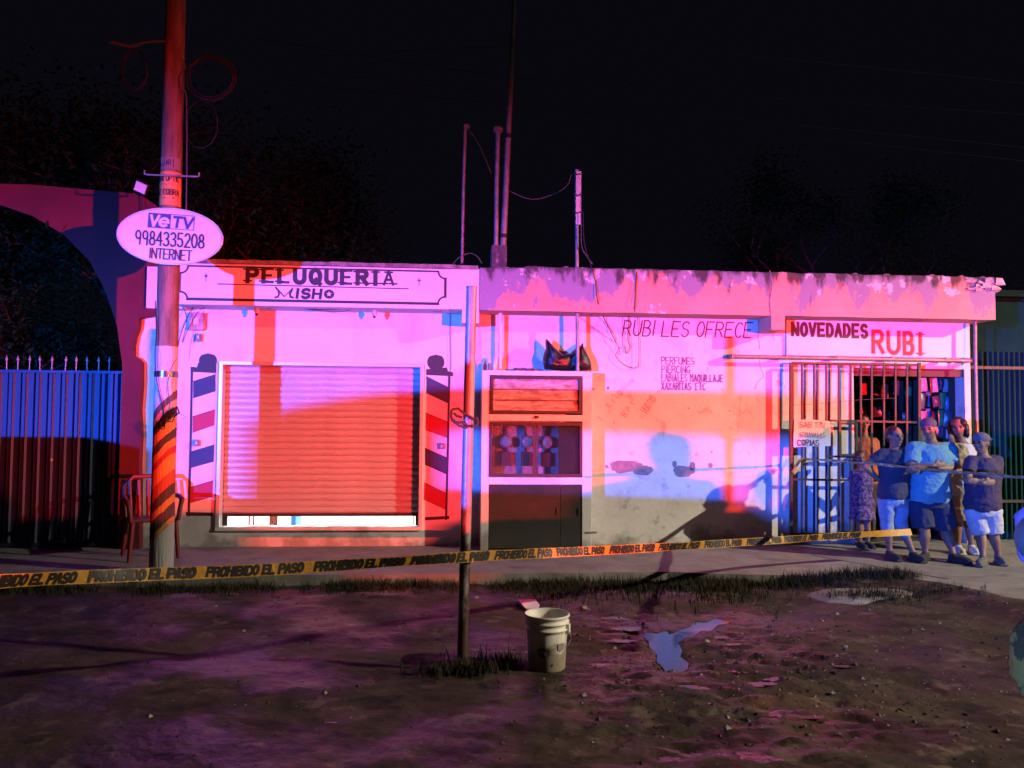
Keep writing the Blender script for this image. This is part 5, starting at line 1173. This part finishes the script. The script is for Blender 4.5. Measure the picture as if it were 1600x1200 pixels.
def person(label, J, yaw, look, skin, shirt, pants, shoes, hair='short', cap=None, sleeve=.5, pant=.5, bulk=1.0, vest=False, skirt=None, hem=0, group=None, headr=1.0, vox=.011, name='person', fing=True):
    """J: world joints: head, neck, shL, shR, elL, elR, wrL, wrR, hip, knL, knR, anL, anR ; L = viewer's left. yaw: body facing (0 = toward -y)"""
    base = (J['anL']+J['anR'])/2; t = empty(name, (base.x, base.y, 0), label, 'person', group)
    fw = Vector((math.sin(yaw), -math.cos(yaw), 0)); rt = Vector((math.cos(yaw), math.sin(yaw), 0)); B_ = bulk
    hip, neck = J['hip'], J['neck']; sw = (J['shR']-J['shL']).length/2
    def T(f_): return hip.lerp(neck, f_)
    m = MB(); k = J.get('k', 1.0)
    def torso(m, g, lo=-.12, hi=1.0):
        secs = [(-.16, .10, .085), (-.08, .155, .115), (.05, .165, .12), (.25, .145, .112), (.5, .155, .118), (.72, .17, .122), (.84, sw*.90/(B_*k), .108), (.91, sw*.66/(B_*k), .09), (.965, .088/B_**.5, .072), (1.01, .06/B_**.5, .058)]
        s2 = [(T(f_), rx*B_*k+g, ry*B_*k+g, yaw) for f_, rx, ry in secs if lo <= f_ <= hi+.012]; loft(m, s2)
    torso(m, 0, -1, 1.01)
    hd = J['head']; lk = Vector(look).normalized(); up = (hd-neck).normalized().lerp(Vector((0,0,1)), .5).normalized(); lk = (lk-up*lk.dot(up)*.6).normalized(); rr = lk.cross(up).normalized()
    HM = Matrix((rr, lk, up)).transposed()     # columns: right, forward, up
    s = headr*k
    chainprim(m, [neck-Vector((0,0,.03)), neck.lerp(hd, .55)-lk*.01], [.058*s*B_**.3, .052*s])
    m.ell(hd+up*.018*s, (.074*s, .094*s, .098*s), 18, M=HM); m.ell(hd-up*.045*s+lk*.022*s, (.056*s, .066*s, .066*s), 16, M=HM)
    m.ell(hd-up*.012*s+lk*.098*s, (.013*s, .018*s, .024*s), 10, M=HM); m.ell(hd-up*.028*s+lk*.098*s, (.018*s, .014*s, .010*s), 10, M=HM)
    m.ell(hd-up*.095*s+lk*.062*s, (.024*s, .02*s, .018*s), 10, M=HM); m.ell(hd+up*.022*s+lk*.082*s, (.052*s, .016*s, .011*s), 10, M=HM)
    for e in (-1, 1): m.ell(hd+rr*e*.076*s-lk*.005*s, (.012*s, .022*s, .032*s), 10, M=HM)
    for e in (-1, 1): m.ell(hd+rr*e*.038*s+lk*.062*s-up*.02*s, (.024*s, .02*s, .026*s), 10, M=HM)
    for sd in ('L', 'R'):
        sh, el, wr = J['sh'+sd], J['el'+sd], J['wr'+sd]
        chainprim(m, [T(.9).lerp(sh, .5), sh], [.05*B_*k, .056*B_*k]); chainprim(m, [sh, sh.lerp(el, .45), el], [.054*B_*k, .048*B_*k, .038*B_*k]); chainprim(m, [el, el.lerp(wr, .35), wr], [.040*B_*k, .039*B_*k, .026*k])
        # hand
        hdir = J.get('ha'+sd, (wr-el).normalized()); hn = J.get('hn'+sd, fw); hs = hdir.cross(hn).normalized(); hn = hs.cross(hdir).normalized()
        HMx = Matrix((hs, hn, hdir)).transposed(); pc = wr+hdir*.05*k; m.ell(pc, (.040*k, .018*k, .052*k), 12, M=HMx)
        if fing:
            for q_, (off, ln) in enumerate(((-.028, .062), (-.0095, .072), (.0095, .068), (.028, .052))):
                b0 = pc+hs*off*k+hdir*.035*k; k1 = b0+hdir*ln*.55*k-hn*.006*k; k2 = k1+(hdir*.7-hn*.7).normalized()*ln*.5*k
                m.tube([b0, k1, k2], [.0095*k, .009*k, .0075*k], 8); m.ell(k2, (.0075*k,)*3, 8)
            b0 = wr+hdir*.03*k-hs*.03*k; m.tube([b0, b0+(hdir*.6-hs*.8).normalized()*.035*k, b0+(hdir*.9-hs*.5).normalized()*.06*k], [.013*k, .011*k, .009*k], 8)
        hj = hip+rt*(-1 if sd == 'L' else 1)*.085*B_*k-Vector((0,0,.05)); kn, an = J['kn'+sd], J['an'+sd]
        chainprim(m, [hj, hj.lerp(kn, .4), kn], [.085*B_*k, .074*B_*k, .052*B_*k]); chainprim(m, [kn, kn.lerp(an, .3), kn.lerp(an, .8), an], [.05*B_*k, .054*B_*k, .034*k, .036*k])
        fd = J.get('fd'+sd, fw); m.ell(an+fd*.06*k-Vector((0,0,.045*k)), (.04*k, .11*k, .03*k), 12, M=Matrix((fd.cross(Vector((0,0,1))), fd, Vector((0,0,1)))).transposed())
    body = solid(m, 'body', skin, t, vox)
    # clothes
    m = MB(); torso(m, .022, -.17 if hem else -.09, .97)
    for sd in ('L', 'R'):
        sh, el = J['sh'+sd], J['el'+sd]; chainprim(m, [T(.88).lerp(sh, .5), sh], [.066*B_*k, .070*B_*k])
        if sleeve: m.tube([sh, sh.lerp(el, sleeve*.5), sh.lerp(el, sleeve)], [.070*B_*k, .066*B_*k, .062*B_*k], 14)
    solid(m, 'vest' if vest else 'shirt', shirt, t, vox, 3, folds=.009, seed=len(label))
    if skirt is not None:
        m = MB(); loft(m, [(hip+Vector((0,0,.06)), .155*k*B_, .115*k*B_, yaw), (hip-Vector((0,0,.12)), .19*k*B_, .15*k*B_, yaw), (hip-Vector((0,0,.34*k**2)), .21*k*B_, .17*k*B_, yaw)]); solid(m, 'skirt', skirt, t, vox, 2, folds=.012)
    if pants is not None:
        m = MB(); loft(m, [(hip+Vector((0,0,.02)), .155*B_*k-.004, .11*B_*k-.004, yaw), (hip-Vector((0,0,.06)), .158*B_*k+.004, .118*B_*k+.004, yaw), (hip-Vector((0,0,.13)), .15*B_*k, .11*B_*k, yaw)])
        for sd in ('L', 'R'):
            hj = hip+rt*(-1 if sd == 'L' else 1)*.085*B_*k-Vector((0,0,.05)); kn, an = J['kn'+sd], J['an'+sd]
            if pant <= 1: chainprim(m, [hj], [.095*B_*k]) if False else m.tube([hj, hj.lerp(kn, pant*.5), hj.lerp(kn, pant)], [.10*B_*k, .098*B_*k, .094*B_*k], 14)
            else: m.tube([hj, hj.lerp(kn, .5), kn, kn.lerp(an, .5), kn.lerp(an, pant-1)], [.098*B_*k, .086*B_*k, .068*B_*k, .060*B_*k, .052*k], 14)
        solid(m, 'trousers' if pant > 1 else 'shorts', pants, t, vox, 3, folds=.008, seed=3)
    for sd in ('L', 'R'):
        an = J['an'+sd]; fd = J.get('fd'+sd, fw); m = MB(); MM = Matrix((fd.cross(Vector((0,0,1))), fd, Vector((0,0,1)))).transposed()
        m.ell(an+fd*.065*k-Vector((0,0,.040*k)), (.050*k, .135*k, .040*k), 14, M=MM); m.ell(an-Vector((0,0,.02*k)), (.047*k, .055*k, .05*k), 12, M=MM); m.box((-.046*k,-.06*k,-.088*k),(.046*k,.19*k,-.066*k), M=Matrix.Translation(an) @ MM.to_4x4())
        solid(m, 'shoe', shoes, t, vox, 2)
    # face details
    for e in (-1, 1):
        m = MB(); m.ell(hd+rr*e*.031*s+lk*.087*s+up*.004*s, (.016*s, .010*s, .009*s), 10, M=HM); m.build('eye', eyem, t)
        m = MB(); m.ell(hd+rr*e*.031*s+lk*.090*s+up*.023*s, (.022*s, .009*s, .0065*s), 10, M=HM); m.build('eyebrow', hairm, t)
    m = MB(); m.ell(hd-up*.062*s+lk*.086*s, (.026*s, .012*s, .009*s), 10, M=HM); m.build('mouth', lipm, t)
    if hair:
        m = MB(); m.ell(hd+up*.035*s-lk*.020*s, (.084*s, .096*s, .094*s), 18, M=HM)
        if hair == 'long':
            m.ell(hd-up*.01*s-lk*.05*s, (.11*s, .08*s, .12*s), 16, M=HM)
            for e in (-1, 1): m.ell(hd+rr*e*.085*s-up*.04*s-lk*.02*s, (.034*s, .06*s, .10*s), 12, M=HM); m.ell(hd+rr*e*.06*s+up*.05*s+lk*.02*s, (.045*s, .06*s, .05*s), 12, M=HM)
        else: m.ell(hd-up*.02*s-lk*.06*s, (.074*s, .05*s, .06*s), 14, M=HM)
        if hair == 'bun': m.ell(hd+up*.05*s-lk*.12*s, (.045*s, .045*s, .045*s), 12, M=HM)
        o = solid(m, 'hair', hairm, t, vox*.9, 1, folds=.010, seed=5)
    if cap:
        m = MB(); m.ell(hd+up*.055*s-lk*.012*s, (.090*s, .106*s, .075*s), 18, M=HM); c_ = hd+up*.05*s+lk*.12*s*(1 if cap[1] > 0 else -1); m.ell(c_, (.07*s, .07*s, .010*s), 14, M=HM)
        solid(m, 'cap', cap[0], t, vox*.8, 1)
    return t
def jj(d, yy, dys={}):
    """joints from photo positions at depth plane yy with per-joint depth offset"""
    out = {}
    for k_, v in d.items(): out[k_] = P(v[0], v[1], yy+dys.get(k_, 0))
    return out
def feet(J, zl=.09):
    for s in ('L', 'R'): J['an'+s].z = zl
    return J
J = feet(jj(dict(head=(1398,682), neck=(1399,700), shL=(1379,711), shR=(1419,710), elL=(1351,728), elR=(1427,740), wrL=(1374,751), wrR=(1418,762), hip=(1397,773), knL=(1386,817), knR=(1407,818), anL=(1390,868), anR=(1427,872)), -1.15, dict(elL=.02, wrL=.02, elR=.05, wrR=-.06, anR=-.1)))
J['k'] = 1.0
person('person in a dark vest with hand on hip beside the grille', J, .1, (.18,-1,-.05), skinB, cloth('navy_vest_fabric', (.03,.035,.07)), cloth('light_denim', (.22,.32,.46)), cloth('dark_shoe', (.03,.03,.03)), hair='short', sleeve=.55, pant=1.15, bulk=1.08, vest=True)
J = feet(jj(dict(head=(1451,670), neck=(1456,691), shL=(1428,702), shR=(1484,703), elL=(1422,733), elR=(1487,732), wrL=(1458,727), wrR=(1440,732), hip=(1452,775), knL=(1443,826), knR=(1478,828), anL=(1446,868), anR=(1490,880)), -1.25, dict(elL=-.12, elR=-.12, wrL=-.26, wrR=-.23, head=-.02, anR=-.12)))
J['haL'] = Vector((1,-.1,.1)).normalized(); J['haR'] = Vector((-1,-.1,.05)).normalized(); J['fdL'] = Vector((-.8,-.6,0)).normalized(); J['fdR'] = Vector((.55,-.83,0)).normalized()
person('heavy person in a light blue shirt and cap with folded arms', J, -.15, (-.75,-.75,-.1), skinB, cloth('light_blue_jersey', (.12,.31,.36)), cloth('dark_navy_cotton', (.022,.03,.075)), cloth('black_sandal', (.02,.02,.02)), hair='short', cap=(cloth('dark_cap_cloth', (.05,.07,.12)), -1), sleeve=.72, pant=.95, bulk=1.32, hem=.06, vox=.012)
J = feet(jj(dict(head=(1497,668), neck=(1502,690), shL=(1487,700), shR=(1520,703), elL=(1497,722), elR=(1519,735), wrL=(1489,697), wrR=(1492,736), hip=(1503,768), knL=(1496,815), knR=(1512,815), anL=(1497,851), anR=(1518,853)), -.75, dict(elL=-.14, wrL=-.2, elR=-.08, wrR=-.2)))
J['haL'] = Vector((-.35,-.25,.9)).normalized()
person('person with loose dark hair in a white top holding a hand to the mouth', J, -.3, (-.55,-.8,-.05), skinA, cloth('cream_cotton', (.62,.56,.52)), None, cloth('white_sneaker', (.5,.5,.5)), hair='long', sleeve=0, bulk=.92, skirt=cloth('beige_skirt', (.40,.30,.27)))
J = feet(jj(dict(head=(1533,693), neck=(1536,712), shL=(1517,722), shR=(1557,721), elL=(1511,750), elR=(1557,752), wrL=(1536,755), wrR=(1530,752), hip=(1535,788), knL=(1533,836), knR=(1552,834), anL=(1536,872), anR=(1560,868)), -1.45, dict(elL=-.10, elR=-.08, wrL=-.24, wrR=-.2, anL=-.1)))
J['haL'] = Vector((1,-.1,.1)).normalized(); J['haR'] = Vector((-1,-.1,.05)).normalized(); J['fdL'] = Vector((-.75,-.66,0)).normalized(); J['fdR'] = Vector((-.3,-.95,0)).normalized()
person('person in a dark purple shirt and white shorts with folded arms', J, -.35, (-.85,-.45,.12), skinB, cloth('plum_shirt', (.06,.035,.07)), cloth('white_shorts_cotton', (.50,.50,.50)), cloth('grey_sneaker', (.12,.12,.11)), hair='short', cap=(cloth('grey_cap_cloth', (.14,.12,.15)), -1), sleeve=.62, pant=.95, bulk=1.08, hem=.05)
# behind the grille, in the doorway
J = feet(jj(dict(head=(1349,662), neck=(1350,682), shL=(1335,692), shR=(1366,692), elL=(1334,720), elR=(1370,718), wrL=(1342,740), wrR=(1364,738), hip=(1351,750), knL=(1347,800), knR=(1360,800), anL=(1348,843), anR=(1362,843)), -.02+.45, {}))
person('person in an orange shirt standing in the doorway behind the grille', J, -.2, (-.3,-1,0), skinA, cloth('orange_shirt', (.55,.12,.04)), cloth('brown_trousers', (.06,.045,.04)), cloth('brown_shoe', (.05,.03,.02)), hair='short', sleeve=.6, pant=1.9, bulk=1.0)
J = feet(jj(dict(head=(1344,716), neck=(1345,732), shL=(1334,740), shR=(1358,740), elL=(1333,762), elR=(1361,762), wrL=(1340,778), wrR=(1357,776), hip=(1347,785), knL=(1343,818), knR=(1355,818), anL=(1344,846), anR=(1356,846)), -.45, {}))
for q_ in J.values(): pass
J['k'] = .78
person('child in a patterned purple dress close behind the grille bars', J, 0, (-.2,-1,0), skinA, mat('purple_print_cloth', (.17,.08,.19), .85, (.03,.02,.07), 30, lo=.48, hi=.52), None, cloth('small_dark_shoe', (.03,.03,.03)), hair='bun', sleeve=.4, skirt=mat('purple_print_skirt', (.18,.09,.2), .85, (.04,.025,.08), 26, lo=.48, hi=.52), headr=.95)
# near bystander cut by the right frame edge, elbow out
bx, by = 1.80, -8.33
J = dict(head=Vector((bx-.02,by+.02,1.60)), neck=Vector((bx,by,1.43)), shL=Vector((bx-.19,by,1.37)), shR=Vector((bx+.20,by,1.36)), elL=Vector((bx-.52,by-.03,1.32)), elR=Vector((bx+.30,by+.16,1.14)), wrL=Vector((bx-.22,by+.20,1.40)), wrR=Vector((bx+.06,by+.30,1.38)), hip=Vector((bx,by,.90)), knL=Vector((bx-.13,by+.02,.46)), knR=Vector((bx+.12,by,.46)), anL=Vector((bx-.16,by,-.01)), anR=Vector((bx+.16,by,-.01)))
J['haL'] = Vector((.5,.2,.75)).normalized(); J['haR'] = Vector((-.3,.2,.9)).normalized()
near = person('nearest bystander at the right frame edge with a raised pink sleeved elbow', J, PI, (-.1,1,0), skinB, cloth('pale_pink_shirt', (.66,.22,.30)), mat('tan_patterned_cloth', (.55,.36,.16), .85, (.16,.10,.05), 9, lo=.5, hi=.55), cloth('tan_shoe', (.2,.13,.08)), hair='short', sleeve=1.0, pant=1.0, bulk=1.38, vox=.012, group='onlookers gathered beside the police trucks')
m = MB(); p = CAM+ray(1628, 1030)*1.72; m.ell(p, (.065, .05, .095), 20); o = solid(m, 'shoulder_bag', mat('tan_patterned_canvas', (.75, .20, .02), .9, (.2, .06, .01), 14, lo=.5, hi=.54, bump=.3, bscale=60, spec=.1), None, .008, 1, folds=.012); tagp(o, 'tan patterned bag hanging at the right frame edge below the elbow', 'bag')

# ------------------------------------------------------------------ vehicles and onlookers behind the camera: the beacons and blockers added for their shadows
def wheel(par, p, r=.34):
    M_ = Matrix.Translation(p) @ Matrix.Rotation(PI/2, 4, 'Y'); m = MB(); m.lathe([(r*.6,-.1),(r*.95,-.1),(r,-.07),(r,.07),(r*.95,.1),(r*.6,.1)], 20, M=M_); w_ = m.build('wheel', MT['tyre'], par)
    m = MB(); m.lathe([(0,.08),(r*.58,.09),(r*.6,.1),(r*.6,-.1),(0,-.08)], 16, M=M_); m.build('rim', MT['hub'], w_)
def vehicle(name, label, loc, rz, width, profile, glassz, wheels, paint, cat='car', group=None, roofz=None):
    """profile in (forward y, z), extruded across x; glass strips inset on the sides"""
    t = empty(name, loc, label, cat, group, rz=rz); M_ = Matrix.Translation(loc) @ Matrix.Rotation(rz, 4, 'Z')
    m = MB(); h = width/2; n_ = len(profile)
    def inset(z): return 0 if z < glassz[0] else .12*(z-glassz[0])/(max(p[1] for p in profile)-glassz[0])
    vs = [M_ @ Vector((s*(h-inset(z)), y_, z)) for s in (-1, 1) for y_, z in profile]
    m.add(vs, [tuple(range(n_)), tuple(range(2*n_-1, n_-1, -1))]+[(i, i+n_, (i+1) % n_+n_, (i+1) % n_) for i in range(n_)]); m.build('body', paint, t, bevel=.03)
    for s in (-1, 1):
        for a, b in glassz[2]:
            m = MB(); z0, z1 = glassz[0]+.02, glassz[1]; x0, x1 = s*(h-inset(z0)+.004), s*(h-inset(z1)+.004)
            m.prism([M_ @ Vector((x0, a, z0)), M_ @ Vector((x0, b, z0)), M_ @ Vector((x1, b-.1, z1)), M_ @ Vector((x1, a+.1, z1))], M_.to_3x3() @ Vector((s*.003, 0, 0))); m.build('window', MT['glass'], t)
        for y_ in wheels:
            o = empty('wheel_axle', M_ @ Vector((s*(h-.08), y_, .34))); wheel_p = o.location.copy(); bpy.data.objects.remove(o)
            Mw = Matrix.Translation(wheel_p) @ Matrix.Rotation(rz, 4, 'Z') @ Matrix.Rotation(PI/2, 4, 'Y'); m = MB(); r = .34
            m.lathe([(0,-.09),(r*.6,-.1),(r*.95,-.1),(r,-.07),(r,.07),(r*.95,.1),(r*.6,.1),(0,.09)], 20, M=Mw); w2 = m.build('wheel', MT['tyre'], t)
            m = MB(); m.lathe([(0,.112),(r*.58,.112),(r*.58,-.112),(0,-.112)], 14, M=Mw); m.build('rim', MT['hub'], w2)
        m = MB(); y_ = max(p[0] for p in profile); m.box((s*h*.75-.14, y_-.05, .62), (s*h*.75+.14, y_+.012, .76), M=M_); m.build('headlight', MT['meter'], t)
    return t, M_
sedan = [(-2.2,.25),(-2.2,.95),(-1.5,1.02),(-1.05,1.40),(-.3,1.47),(.45,1.42),(1.1,1.0),(2.0,.88),(2.25,.7),(2.25,.25)]
def scaled(prof, top): zt = max(z for _, z in prof); return [(y_, z if z < .96 else .96+(z-.96)*(top-.96)/(zt-.96)) for y_, z in prof]
win = [(-.95, -.1), (-.05, .75)]
vehicle('shade_car', 'unseen dark sedan added to cut the red beacon low on the left', (4.95,-11.6,GZ), math.radians(90+35)-PI/2*0-math.radians(90)+math.radians(0), 2.0, scaled(sedan, 1.56), (1.02,1.38,win), (-1.35,1.4), MT['carpaint'], group='unseen cars added to shade the beacons')  # added out of view; roof height cuts the red beam low
vehicle('shade_car', 'unseen dark sedan added to cut the red beacon low on the right', (7.45,-11.0,GZ), math.radians(19), 1.7, scaled(sedan, 1.53), (1.02,1.36,win), (-1.35,1.4), MT['carpaint'], group='unseen cars added to shade the beacons')  # unseen, added to stop red light low on the right wall
vehicle('shade_van', 'unseen tall dark van added to keep red light off the doorway', (8.78,-10.2,GZ), math.radians(19), 1.9, [(-2.0,.3),(-2.0,1.7),(-1.9,1.82),(1.6,1.82),(1.8,1.7),(2.0,1.1),(2.1,.3)], (1.1,1.55,[(-.9,-.1),(0,.8)]), (-1.3,1.35), MT['carpaint'], 'van')  # added blocker out of view, keeps red light off the doorway people
vehicle('shade_van', 'unseen dark box van added to shade the blue gate', (-7.7,-6.0,GZ), math.radians(90), 1.9, [(-2.15,.25),(-2.15,1.62),(-2.1,1.64),(1.9,1.64),(2.1,1.58),(2.2,1.0),(2.2,.25)], (1.02,1.4,[(-.9,-.1),(0,.8)]), (-1.35,1.4), MT['carpaint'], 'van')  # unseen blocker added for the shade across the blue gate
# unseen van, roof and openings shaped to shade the blue beacon
van_dir = Vector((9.0, 15.8)).normalized(); vang = math.atan2(-van_dir.x, van_dir.y)
vl = Vector((-5.42, -11.0, GZ)); M_ = Matrix.Translation(vl) @ Matrix.Rotation(vang, 4, 'Z')
t = empty('shade_van', vl, 'unseen dark panel van shaped to shade the blue beacon', 'van', rz=vang)
vh = 2.08; m = MB()
m.box((-.86,-.9,.35),(.86,1.3,1.60), M=M_)                      # lower body
m.box((-.86,-.9,1.603),(-.33,1.3,vh-.161), M=M_)                  # closed cargo side
m.box((.83,-.9,1.603),(.86,-.8,vh-.131), M=M_)
m.build('body', MT['carpaint'], t)
m = MB(); rp = [(-.86, vh-.10), (-.80, vh-.03), (-.62, vh+.0), (.86, vh+.0), (.86, vh-.23), (.10, vh-.23)]
rp = [(-.86, vh-.16), (-.86, vh-.13), (-.74, vh-.07), (-.52, vh-.02), (-.25, vh), (.80, vh), (.86, vh-.02), (.86, vh-.13), (-.25, vh-.13), (-.25, vh-.16)]
m.prism([M_ @ Vector((a, -.9, b)) for a, b in rp], M_.to_3x3() @ Vector((0, 2.2, 0))); m.build('roof', MT['carpaint'], t)
for s in (-1, 1):
    for y_ in (-.4, .9):
        Mw = Matrix.Translation(M_ @ Vector((s*.8, y_, .34))) @ Matrix.Rotation(vang, 4, 'Z') @ Matrix.Rotation(PI/2, 4, 'Y'); m = MB(); m.lathe([(0,-.1),(.32,-.1),(.34,-.07),(.34,.07),(.32,.1),(0,.1)], 18, M=Mw); m.build('wheel', MT['tyre'], t)

vehicle('shade_car', 'unseen low dark hatchback added to cut the blue beacon low on the left', (-5.25,-7.0,GZ), math.radians(-18), 1.35, scaled(sedan, 1.31), (1.0,1.2,win), (-1.35,1.4), MT['carpaint'], group='unseen cars added to shade the beacons')  # added out of view to crop blue light left of the shutter
# beacon trucks
def truck(pos, colmat, label, aim):
    d = (Vector(aim)-Vector((pos.x, pos.y))).normalized(); a = math.atan2(-d.x, d.y); rz = 1.95-GZ
    prof = [(-3.4,.5),(-3.4,1.1),(-1.3,1.12),(-1.25,1.75),(-1.05,rz-.004),(.55,rz-.004),(1.0,1.25),(2.0,1.15),(2.1,.5)]  # roof front edge set to cut the low side of the beam
    loc = Vector((pos.x, pos.y, GZ)); t, M_ = vehicle('police_truck', label, loc, a, 1.85, prof, (1.2,1.78,[(-.95,-.2),(-.1,.6)]), (-2.5,1.35), MT['carpaint'], 'pickup truck', group='police trucks with beacons')
    zb = 1.951-GZ
    m = MB(); m.box((-.6,-.14,zb+.001),(.6,-.06,zb+.085), M=M_); m.build('light_bar', MT['carpaint'], t)
    m = MB(); m.box((-.6,-.14,zb+.094),(.6,.36,zb+.110), M=M_); m.build('beam_visor', MT['carpaint'], t)  # visor overhang added to cut the upward part of the beam
    m = MB(); m.box((-.6,-.058,zb+.001),(-.1,.05,zb+.08), M=M_); m.box((.1,-.058,zb+.001),(.6,.05,zb+.08), M=M_); m.build('lens', colmat, t)
truck(BLUE, MT['lensb'], 'police pickup truck with a blue roof beacon', (0, 0)); truck(RED, MT['lensr'], 'police pickup truck with a red roof beacon', (-1, 0))
# street lamp
t = empty('street_lamp', (LAMP.x, LAMP.y+1.2, GZ), 'street lamp burning beyond the right edge', 'street lamp')
m = MB(); m.tube([(LAMP.x, LAMP.y+1.2, GZ), (LAMP.x, LAMP.y+1.2, LAMP.z-.2), (LAMP.x, LAMP.y+.7, LAMP.z+.18), (LAMP.x, LAMP.y, LAMP.z+.13)], [.09,.06,.05,.04], 10); m.build('pole', MT['galv'], t)
m = MB(); m.lathe([(0,.13),(.10,.12),(.27,.04),(.30,.02),(.30,-.084),(.294,-.084),(.294,.015),(.09,.11),(0,.12)], 32, (LAMP.x, LAMP.y, LAMP.z)); m.build('lamp_shade', MT['iron'], t)  # skirt added; its depth limits how high the lamplight reaches
# unseen onlookers placed to cast head shadows from the red beacon (copies of the near bystander)
def copyp(src, dx, dy, sc_, rz, label):
    t = src.copy(); COL.objects.link(t); t['label'] = label; loc = src.location.copy(); t.location = (dx, dy, GZ); t.scale = (sc_,)*3; t.rotation_euler = (0, 0, rz)
    for c_ in src.children: k_ = c_.copy(); COL.objects.link(k_); k_.parent = t; k_.matrix_parent_inverse = c_.matrix_parent_inverse.copy()
    return t
for dx, dy, s_, rz, lb in ((6.87,-9.4,1.07,.3,'unseen tall onlooker casting a head shadow from the red beacon'),(6.905,-9.25,1.055,1.1,'unseen onlooker added to widen that head shadow'),(7.45,-9.3,.94,.9,'unseen short onlooker casting the lower shadow beside it')):
    copyp(near, dx, dy, s_, rz, lb)
